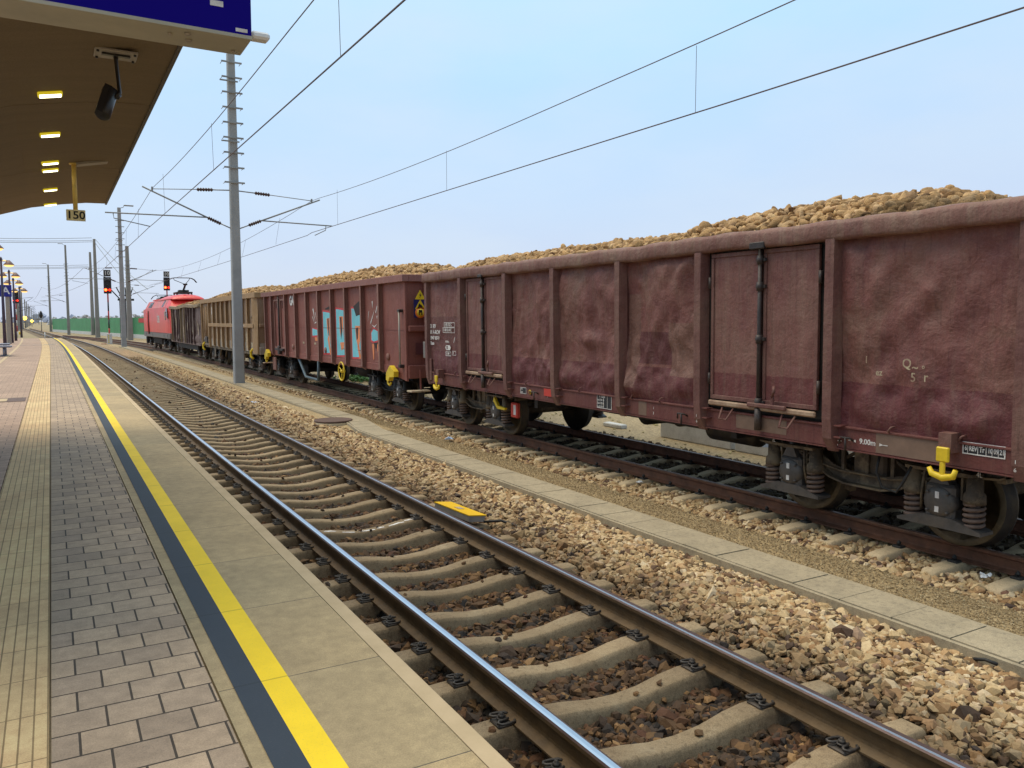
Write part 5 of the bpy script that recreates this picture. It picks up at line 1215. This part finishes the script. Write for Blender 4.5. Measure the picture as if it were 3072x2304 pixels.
for pts in ([(26.2,2.6),(26.1,2.62),(25.95,2.2)],[(25.95,2.5),(25.9,2.5),(25.78,2.25)],[(26.25,2.35),(26.2,2.38),(26.05,2.18)],[(26.1,2.15),(25.85,2.22),(25.84,2.17)],[(21.0,2.72),(20.92,2.74),(20.95,2.55)],[(21.25,2.45),(21.2,2.5),(21.32,2.2)],[(20.85,2.48),(20.8,2.53),(21.1,2.15),(21.12,2.2)],[(20.65,2.6),(20.6,2.62),(20.72,2.42),(20.75,2.45)],[(21.05,2.14),(20.85,2.06),(20.65,2.16),(20.85,2.10)],[(20.68,2.35),(20.6,2.38),(20.66,2.28)]):
    gr(pts,'mark',.004)
for v in (27.9,26.6,): flat('marking',[(W2(v)-.4,1.5),(W2(v)-.2,1.5),(W2(v)-.2,1.56),(W2(v)-.4,1.56)],'-x',xg-.001,M['mark_dim'],T2,.001)
# end signs
def endsigns(T,y,x,lab=True):
    d=y-.125
    b=MB(); b.box(x-.16,x+.16,d-.004,d,2.30,2.72); pl=b.build('warning_plate',M['warn_b'],T)
    for k,(zc,kind) in enumerate(((2.82,'t'),(2.60,'t'),(2.42,'o'))):
        dd=d-.006
        if kind=='t':
            b=MB(); b.extrude([(x-.13,zc-.10),(x+.13,zc-.10),(x,zc+.12)],'y',dd-.004,dd); w=b.build('warning_triangle',M['warn_y'],T)
            flat('symbol',[(x+.02,zc+.05),(x-.03,zc-.01),(x+.0,zc-.005),(x-.02,zc-.07),(x+.035,zc+.01),(x+.005,zc+.008)] if k==0 else [(x-.06,zc-.06),(x+.06,zc-.06),(x+.04,zc-.02),(x-.03,zc+.03)],'-y',dd-.005,M['ink'],w,.002)
        else:
            b=MB(); b.lathe([(-.004,.13),(0,.13)],(x,dd,zc),'y',24); w=b.build('warning_disc',M['warn_o'],T); b=MB(); b.lathe([(-.007,.09),(-.004,.09)],(x,dd,zc),'y',20); b.build('disc_center',M['warn_y'],w)
            flat('symbol',[(x-.045,zc-.06),(x-.02,zc-.06),(x-.02,zc+.0),(x+.02,zc),(x+.02,zc-.06),(x+.045,zc-.06),(x+.04,zc+.06),(x-.045,zc+.06)],'-y',dd-.009,M['ink'],w,.002)
endsigns(T2,0,-1.13)
b=MB(); b.box(-1.25,-1.02,-.09,-.084,1.45,1.72); b.build('paint_patch',M['patch'],T2)

# ---- wagon 3
L3=13.1; T3=place_root('goods_wagon',34.1,L3); W3=lambda v:v-34.1
tag(T3,'tall ochre brown open wagon with a horizontal belt rail, partly behind the near mast','wagon','open wagons of the goods train')
base_wagon(T3,L3,(3.16,3.36),.12,(M['w3'],M['w3rib'],M['w3rib'],M['w3']))
b=MB(); b.box(-1.43,-1.41,0,L3,.98,3.17); b.build('side_wall',M['w3'],T3)
b=MB(); ring_box(b,1.56,-.10,L3+.06,3.15,3.36,.15); b.build('top_rim',M['w3rib'],T3)
for i,v in enumerate((35.65,36.75,37.9,39.05,40.22,41.35,42.5,43.66)):
    rib_fin(T3,W3(v),.98,3.16,M['w3rib'],fw=.12)
b=MB(); b.bbox(-1.565,-1.545,.35,W3(44.95),1.96,2.12,.01); b.build('belt_rail',M['w3rib'],T3)
for q in (.45,W3(44.9),L3-.16): b=MB(); b.bbox(-1.545,-1.41,q,q+.15,.92,3.16,.01); b.build('corner_post',M['w3rib'],T3)
b=MB(); b.add([(-1.50,0,.92),(-1.545,.45,.92),(-1.545,.45,3.16),(-1.40,0,3.16),(-1.40,0,.92)],[(0,1,2,3),(0,3,4)]); b.build('corner_plate',M['w3rib'],T3)
door=MB(); door.box(-1.46,-1.435,W3(45.1),L3-.2,1.15,3.1); d=door.build('door',M['w3'],T3)
b=MB()
for k in range(4): y=W3(45.25)+.42*k; b.tube([(-1.475,y,1.2),(-1.475,y+.1*(k%2*2-1),3.0)],.03,6)
b.build('lock_rod',M['w3rib'],d)
b=MB(); b.bbox(-1.50,-1.43,W3(45.1),W3(46.9),1.15,1.28,.02); b.bbox(-1.54,-1.46,W3(45.6),W3(46.2),1.1,1.42,.02); b.build('latch',M['lockrod'],d)
for (v,z0,z1,w) in ((44.2,1.25,2.6,.28),(43.05,1.2,1.85,.3),(41.95,1.2,1.85,.3),(44.25,1.05,1.85,.3),(35.15,1.0,1.35,.35),(36.2,1.05,1.75,.3),(44.3,2.5,2.95,.25)):
    flat('grey_smear',[(W3(v)-w,z0),(W3(v)+w,z0+.05),(W3(v)+w*.9,z1),(W3(v)-w*.8,z1-.06)],'-x',-1.433,M['mark_dim'] if z1<2.9 else M['mark'],T3,.001)
text('So',.5,(-1.434,W3(36.5),1.75),'-x',M['mark_dim'],T3,'scribble',.8); text('S~',.3,(-1.568,W3(36.4),2.05),'-x',M['mark'],T3,'scribble',.9)
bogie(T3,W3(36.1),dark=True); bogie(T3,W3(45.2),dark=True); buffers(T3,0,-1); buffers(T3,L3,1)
b=MB(); b.box(-1.40,-1.3,.3,L3-.3,.86,.98); b.lathe([(-.4,.1),(-.35,.2),(.35,.2),(.4,.1)],(-.5,W3(41),.66),'y',14)
for y in np.arange(1.5,12,1.4): b.tube([(-1.35,y,.95),(-1.35,y+.4,.55)],.03,6)
b.build('brake_gear',M['bogie'],T3)
for v in (34.9,46.6):
    b=MB(); b.tube([(-1.5,W3(v),1.1),(-1.56,W3(v)+.12,1.0),(-1.56,W3(v)+.12,.8),(-1.5,W3(v),.72)],.05,8); b.build('tow_hook',M['hook'],T3)
b=MB(); b.tube([(-1.5,.5,2.3),(-1.56,.7,2.35),(-1.56,.55,2.42)],.02,6); b.build('grip',M['plate'],T3)
b=MB()
for q in (-.1,.1): b.box(-1.42,-1.39,W3(44.1)+q-.02,W3(44.1)+q+.02,.45,.95)
for z in (.5,.75): b.box(-1.42,-1.39,W3(44.1)-.1,W3(44.1)+.1,z,z+.03)
b.build('step_ladder',M['plate'],T3)
# ---- wagon 4
L4=12.3; T4=place_root('goods_wagon',48.2,L4); W4=lambda v:v-48.2
tag(T4,'dark rusty open wagon with a sagging sandy rim, coupled behind the red locomotive','wagon','open wagons of the goods train')
base_wagon(T4,L4,(3.02,3.20),.12,(M['w4'],M['w4'],M['w4rim'],M['w4']))
V,F=dented(0,L4,.95,3.05,-1.415,.05,77,70,30,lowbulge=.6); np_mesh('side_wall',V,F,M['w4'],T4,True)
b=MB(); n=40; vs=[];fs=[]
for i in range(n+1):
    y=L4*i/n; dz=-.04*math.sin(y*.9)-.05*math.exp(-((y-.5)/.35)**2)*0
    for x,z in ((-1.40,3.02),(-1.53,3.02),(-1.54,3.18),(-1.40,3.2)): vs.append((x,y,z+dz))
for i in range(n):
    for j in range(3): fs.append((i*4+j,i*4+j+1,(i+1)*4+j+1,(i+1)*4+j))
b.add(vs,fs); b.bbox(1.38,1.53,0,L4,3.02,3.2,.01); b.bbox(-1.5,1.5,-.1,.05,3.02,3.2,.01); b.bbox(-1.5,1.5,L4-.05,L4+.1,3.02,3.2,.01); b.build('top_rim',M['w4rim'],T4)
for v in (50.0,51.2,52.1,53.0,53.7,55.2,56.0,56.9,58.4,59.4): rib_fin(T4,W4(v),.90,3.03,M['w4'] if int(v*10)%3 else M['w4rim'],fw=.11)
b=MB(); b.bbox(-1.46,-1.40,0,L4,.86,1.0,.01); b.build('sill',M['w4'],T4)
for (v,z0,z1,w) in ((57.6,1.3,2.7,.25),(54.6,1.2,2.2,.3),(49.0,1.4,2.4,.4),(52.6,1.1,2.4,.2),(50.6,1.2,1.8,.2)):
    for q in range(4): flat('scribble',[(W4(v)-w+.12*q,z0+.2*q),(W4(v)-w*.4+.1*q,z0+.25*q+.1),(W4(v)-w*.3+.1*q,z1-.3+.05*q),(W4(v)-w*.8+.1*q,z1-.35)],'-x',-1.47,M['mark_dim'],T4,.001)
bogie(T4,W4(50.0),dark=True); bogie(T4,W4(58.9),dark=True); buffers(T4,0,-1); buffers(T4,L4,1)
b=MB(); b.box(-1.3,-1.2,2,10,.55,.9); b.build('brake_gear',M['bogie_dark'],T4)

# ---- locomotive
LL=15.2; T5=place_root('locomotive',61.4,LL); W5=lambda v:v-61.4
tag(T5,'red electric locomotive with a raised pantograph at the head of the goods train','locomotive')
def loft(secs,mat,name,parent,smooth=False):
    b=MB(); n=len(secs[0][1]); vs=[];fs=[]
    for y,p in secs: vs+=[(x,y+(q if False else 0),z) for x,z in p]
    for i in range(len(secs)-1):
        for k in range(n): fs.append((i*n+k,i*n+(k+1)%n,(i+1)*n+(k+1)%n,(i+1)*n+k))
    fs.append(tuple(range(n))[::-1]); fs.append(tuple((len(secs)-1)*n+k for k in range(n)))
    b.add(vs,fs,0,smooth); return b.build(name,mat,parent)
def lsec(zmax,w=1.0,z0=1.38):
    pts=[(-1.44,z0),(-1.45,2.2),(-1.44,3.20),(-1.12,3.78),(-.6,3.86),(.6,3.86),(1.12,3.78),(1.44,3.20),(1.45,2.2),(1.44,z0)]
    return [(x*w,min(z,zmax)) for x,z in pts]
loft([(0,lsec(2.5,.86)),(.25,lsec(3.1,.93)),(.9,lsec(3.6,.985)),(1.6,lsec(3.86)),(LL-3.0,lsec(3.86)),(LL-2.2,lsec(3.78)),(LL-.7,lsec(3.15,.98)),(LL-.25,lsec(2.6,.95)),(LL,lsec(2.1,.88))],M['loco_red'],'body',T5)
def dsec(y,w,z): return (y,[(w*math.cos(a),3.74+z*math.sin(a)) for a in np.linspace(0,PI,13)])
loft([dsec(.7,.9,.02),dsec(1.0,1.12,.25),dsec(1.6,1.16,.38),dsec(3,1.18,.42),dsec(5.5,1.18,.42),dsec(7.5,1.16,.30),dsec(8.6,1.1,.14)],M['loco_red'],'roof_dome',T5,True)
b=MB()
for y,w in ((9.2,1.6),(11.2,1.2)): b.bbox(-.9,.9,y,y+w,3.85,3.95,.03)
b.build('roof_hatch',M['loco_roof'],T5)
def slant(y0,y1,t0,t1,mat,name,dx=-.006):
    P=lambda y,t:(-1.44+.32*t+dx,y,3.20+.58*t+.003); 
    b=MB(); b.add([P(y0,t0),P(y1,t0),P(y1,t1),P(y0,t1)],[(0,1,2,3)]); return b.build(name,mat,T5)
slant(1.7,LL-2.3,.0,.97,M['loco_roof'],'roof_slope')
slant(W5(70.6),W5(72.6),.12,.85,M['glass_dark'],'roof_grille',-.014); slant(W5(73.6),W5(74.1),.1,.8,M['glass_dark'],'roof_grille',-.014) if 0 else None
slant(W5(64.2),W5(65.0),.08,.9,M['glass_dark'],'roof_grille',-.014)
b=MB(); b.bbox(-1.40,1.40,.15,LL-.2,.98,1.375,.03); b.bbox(-1.42,1.42,.6,LL-.6,1.0,1.37,.01); b.build('skirt',M['loco_grey'],T5)
flat('cab_window',[(W5(62.05),2.35),(W5(62.75),2.6),(W5(62.9),3.12),(W5(62.15),3.12)],'-x',-1.452,M['glass_dark'],T5,.006)
b=MB(); b.bbox(-1.62,-1.56,W5(62.0),W5(62.25),2.3,2.9,.02); b.tube([(-1.45,W5(62.1),2.9),(-1.58,W5(62.1),2.8)],.02,6); b.build('mirror',M['plate'],T5)
for v in (72.3,73.0):
    b=MB(); b.cyl((-1.47,W5(v),1.2),(-1.47,W5(v),3.05),.04 if v<72.8 else .02,8); b.build('door_rail',M['glass_dark'] if v<72.8 else M['loco_red'],T5)
text('ÖBB',.78,(-1.456,W5(67.5),2.35),'-x',M['mark'],T5,'marking',.95,'LEFT',.002,.01)
for v in (62.6,64.3,70.6,74.6): b=MB(); b.box(-1.43,-1.42,W5(v),W5(v)+.12,1.1,1.28); b.build('socket',M['ink'],T5)
for yc in (W5(64.9),W5(73.0)): bogie(T5,yc,1.35,dark=True)
b=MB(); b.box(-.8,.8,W5(67.2),W5(70.6),.35,.98); b.box(-1.25,-1.2,W5(66.8),W5(71.0),.5,.95)
for y in np.arange(W5(67),W5(71),.45): b.box(-1.27,-1.2,y,y+.1,.5,.95)
b.build('equipment_box',M['bogie_dark'],T5)
b=MB(); b.bbox(-1.2,1.2,LL-.15,LL+.25,.35,.95,.04); b.build('snow_plough',M['signal_black'],T5); buffers(T5,LL,1,'signal_black'); buffers(T5,0,-1,'signal_black')
def panto(y,zh,knee,base=4.16):
    b=MB(); b.bbox(-.55,.55,y-1.0,y+.7,base,base+.12,.04); b.bbox(-.35,.35,y-.7,y-.1,base+.12,base+.26,.04)
    for sx in (-.5,.5):
        for yy in (-.8,.5): insul(b,(sx,y+yy,base-.25),(sx,y+yy,base),0)
    k=(0,y+knee,(base+zh)*.5+.05)
    b.tube([(0,y,base+.1),k],[.065,.05],8); b.tube([(.09,y-.1,base+.1),(k[0]+.05,k[1],k[2]-.03)],.018,6)
    b.bbox(-.14,.14,k[1]-.08,k[1]+.08,k[2]-.06,k[2]+.06,.02)
    for sx in (-.55,.55): b.tube([k,(sx*.9,y+.15,zh-.16),(sx,y+.1,zh-.05)],.022,6)
    for yy in (-.06,.22): b.tube([(-1.02,y+yy,zh-.34),(-.86,y+yy,zh-.13),(-.68,y+yy,zh-.03),(-.5,y+yy,zh),(.5,y+yy,zh),(.68,y+yy,zh-.03),(.86,y+yy,zh-.13),(1.02,y+yy,zh-.34)],.024,6)
    return b.build('pantograph',M['dark_metal'],T5)
panto(W5(64.6),5.36,-1.35,4.20); panto(W5(75.0)-1.2,4.36,-1.1,3.98)

# ------------------------------------------------------------------ sugar beets
def subdiv(V,F):
    V=[Vector(p) for p in V]; mid={}; nf=[]
    def m(a,c):
        k=(min(a,c),max(a,c))
        if k not in mid: mid[k]=len(V); V.append(((V[a]+V[c])/2).normalized())
        return mid[k]
    for a,b_,c in F:
        x,y,z=m(a,b_),m(b_,c),m(c,a); nf+=[(a,x,z),(b_,y,x),(c,z,y),(x,y,z)]
    return np.array([tuple(p) for p in V]),np.array(nf)
S1,SF1=subdiv(ICO,ICF); S2,SF2=subdiv(S1,SF1)
def beet_base(V,seed):
    r=np.random.default_rng(seed); V=V.copy(); t=V[:,2]
    k=1-.42*np.clip(t,0,1)**1.2-.10*np.clip(-t,0,1)
    lump=np.ones(len(V))
    for _ in range(14):
        d=r.normal(size=3); d/=np.linalg.norm(d); lump+=r.normal()*.075*np.exp(-((1-V@d)/.22)**2)
    V[:,0]*=k*lump; V[:,1]*=k*lump; V[:,2]*=r.uniform(1.15,1.75)*lump
    return V
def crest(which,v):
    if which==1: xs=[5.6,6.25,6.85,7.5,8.14,9.02,9.73,10.79,11.94,13.2,14.4,16.35,17.2,17.6]; zs=[3.22,3.45,3.64,3.65,3.68,3.67,3.62,3.50,3.55,3.56,3.57,3.58,3.40,3.26]
    elif which==2: xs=[19.1,19.4,20.3,22.7,26.5,29.7,32.2,32.7]; zs=[3.35,3.50,3.68,3.76,3.77,3.74,3.6,3.35]
    elif which==3: xs=[34.4,35.3,36.6,38.4,42.7,45.8,46.9]; zs=[3.4,3.62,3.74,3.78,3.8,3.7,3.45]
    else: xs=[48.6,50,55,59,60.2]; zs=[3.3,3.5,3.55,3.5,3.2]
    return np.interp(v,xs,zs)
def heap(which,v0,v1,n,hidden=False):
    v=rng.uniform(v0,v1,n); x=rng.uniform(-1.34,1.0,n)
    rimz={1:3.24,2:3.26,3:3.32,4:3.14}[which]
    c=crest(which,v); prof=np.clip(1-((x+.15)/1.25)**2,0,1)**.75
    z=rimz-.07+(c-rimz)*prof-.035+rng.uniform(-.05,.045,n)
    return v,x,z
v,x,z=heap(1,5.6,17.6,9000)
# the 300 that show largest: closest to the camera and on the visible slope
vis=(x<.0)|(z>3.45); d=np.hypot(x+5.45-CAM[0],v-CAM[1])+np.where(vis,0,50)
order=np.argsort(d); near=order[:300]; rest=order[300:]
protos=[]
for k in range(7):
    V=beet_base(S2,100+k); me=np_mesh('sugar_beet',V,SF2,M['beet'],None,True); protos.append(me.data)
    if k==0: keep=me
    else: bpy.data.objects.remove(me)
first=True
for i in near:
    if first: o=keep; first=False
    else: o=bpy.data.objects.new('sugar_beet',protos[rnd.randrange(7)]); C.objects.link(o)
    s=.054*float(rng.lognormal(0,.22)); o.scale=(s,s,s)
    o.location=(5.45+x[i]+.03,v[i],z[i]); o.rotation_euler=(rnd.uniform(.7,2.4),rnd.uniform(-.5,.5),rnd.uniform(0,6.28))
    tag(o,'earthy tan sugar beet in the heap on the nearest wagon','sugar beet','sugar beets heaped on the nearest wagon')
P=[np.stack([5.45+x[rest],v[rest],z[rest]],1)]; rad=[.054*rng.lognormal(0,.22,len(rest))]
for w,a,c,n in ((2,19.15,32.7,6500),(3,34.4,46.9,4200),(4,48.6,60.2,1500)):
    vv,xx,zz=heap(w,a,c,n); P.append(np.stack([us(vv)+xx,vv,zz],1)); rad.append(.058*rng.lognormal(0,.2,n))
P=np.concatenate(P); rad=np.concatenate(rad)
B1=beet_base(S1,5)
V,F=stone_cloud(P,rad,B1,SF1,jit=.05,an=(.85,1.15))
o=np_mesh('sugar_beets',V,F,M['beet'],None,True); tag(o,'rest of the tan sugar beets heaped along the goods train','sugar beets',kind='stuff')
# dark fill under each heap so no daylight shows
for T_,L_,rz in ((T,L,3.16),(T2,L2,3.2),(T3,L3,3.25),(T4,L4,3.08)):
    b=MB(); b.box(-1.28,1.3,.1,L_-.1,1.25,rz); b.build('load_bed',M['bed'],T_)
# ------------------------------------------------------------------ camera, world, sun
sc=bpy.context.scene
cam=bpy.data.cameras.new('camera'); co=bpy.data.objects.new('camera',cam); C.objects.link(co); sc.camera=co
co.location=CAM; co.rotation_euler=(R(90-4.51),0,R(-29.99)); cam.lens=36*2390/3072; cam.sensor_width=36; cam.clip_end=9000; cam.clip_start=.05
w=bpy.data.worlds.new('World'); sc.world=w; w.use_nodes=True; nt=w.node_tree; nt.nodes.clear()
out=nt.nodes.new('ShaderNodeOutputWorld'); mixs=nt.nodes.new('ShaderNodeMixShader'); b1=nt.nodes.new('ShaderNodeBackground'); b2=nt.nodes.new('ShaderNodeBackground')
sky=nt.nodes.new('ShaderNodeTexSky'); sky.sky_type='NISHITA'; sky.sun_disc=False
SUN=Vector((-.24,.30,.93)).normalized()
sky.sun_elevation=math.asin(SUN.z); sky.sun_rotation=math.atan2(SUN.x,SUN.y); sky.air_density=1; sky.dust_density=2
nt.links.new(sky.outputs[0],b1.inputs[0]); b1.inputs[1].default_value=.12
tc=nt.nodes.new('ShaderNodeTexCoord'); sp=nt.nodes.new('ShaderNodeSeparateXYZ'); nt.links.new(tc.outputs['Generated'],sp.inputs[0])
nz=nt.nodes.new('ShaderNodeTexNoise'); mp=nt.nodes.new('ShaderNodeMapping'); mp.inputs['Scale'].default_value=(1,1,3.5); nt.links.new(tc.outputs['Generated'],mp.inputs[0]); nt.links.new(mp.outputs[0],nz.inputs['Vector']); nz.inputs['Scale'].default_value=1.6; nz.inputs['Detail'].default_value=5
ma=nt.nodes.new('ShaderNodeMath'); ma.operation='MULTIPLY_ADD'; nt.links.new(nz.outputs['Fac'],ma.inputs[0]); ma.inputs[1].default_value=.16; nt.links.new(sp.outputs['Z'],ma.inputs[2])
cr=nt.nodes.new('ShaderNodeValToRGB'); nt.links.new(ma.outputs[0],cr.inputs[0])
st=[(0,(.53,.575,.70)),(.12,(.50,.565,.71)),(.24,(.475,.60,.77)),(.38,(.42,.625,.84)),(.52,(.47,.72,.90)),(1,(.66,.80,.88))]
while len(cr.color_ramp.elements)<len(st): cr.color_ramp.elements.new(.5)
for e,(p,c) in zip(cr.color_ramp.elements,st): e.position=p; e.color=(*c,1)
mr=nt.nodes.new('ShaderNodeMapRange'); mr.interpolation_type='SMOOTHSTEP'; nt.links.new(sp.outputs['Y'],mr.inputs['Value'])
for k,val in (('From Min',-.7),('From Max',.15),('To Min',.80),('To Max',1.36)): mr.inputs[k].default_value=val
n2=nt.nodes.new('ShaderNodeTexNoise'); mp2=nt.nodes.new('ShaderNodeMapping'); mp2.inputs['Scale'].default_value=(1,1,2.6); mp2.inputs['Location'].default_value=(3,1,0); nt.links.new(tc.outputs['Generated'],mp2.inputs[0]); nt.links.new(mp2.outputs[0],n2.inputs['Vector']); n2.inputs['Scale'].default_value=3.2; n2.inputs['Detail'].default_value=6; n2.inputs['Roughness'].default_value=.55
r2_=nt.nodes.new('ShaderNodeValToRGB'); nt.links.new(n2.outputs['Fac'],r2_.inputs[0]); r2_.color_ramp.elements[0].position=.38; r2_.color_ramp.elements[0].color=(0,0,0,1); r2_.color_ramp.elements[1].position=.72; r2_.color_ramp.elements[1].color=(.5,.5,.5,1)
mc=nt.nodes.new('ShaderNodeMix'); mc.data_type='RGBA'; nt.links.new(r2_.outputs[0],mc.inputs[0]); nt.links.new(cr.outputs[0],mc.inputs[6]); mc.inputs[7].default_value=(.57,.655,.745,1)
nt.links.new(mc.outputs[2],b2.inputs[0]); nt.links.new(mr.outputs[0],b2.inputs[1])
mixs.inputs[0].default_value=.86; nt.links.new(b1.outputs[0],mixs.inputs[1]); nt.links.new(b2.outputs[0],mixs.inputs[2]); nt.links.new(mixs.outputs[0],out.inputs[0])
sl=bpy.data.lights.new('sun','SUN'); sl.energy=2.7; sl.angle=R(55); sl.color=(1,.86,.62); so=bpy.data.objects.new('sun',sl); C.objects.link(so); so.rotation_euler=SUN.to_track_quat('Z','Y').to_euler()
sc.view_settings.view_transform='Standard'; sc.view_settings.look='None'; sc.view_settings.exposure=0; sc.view_settings.gamma=1
sc.cycles.max_bounces=6; sc.cycles.use_denoising=True
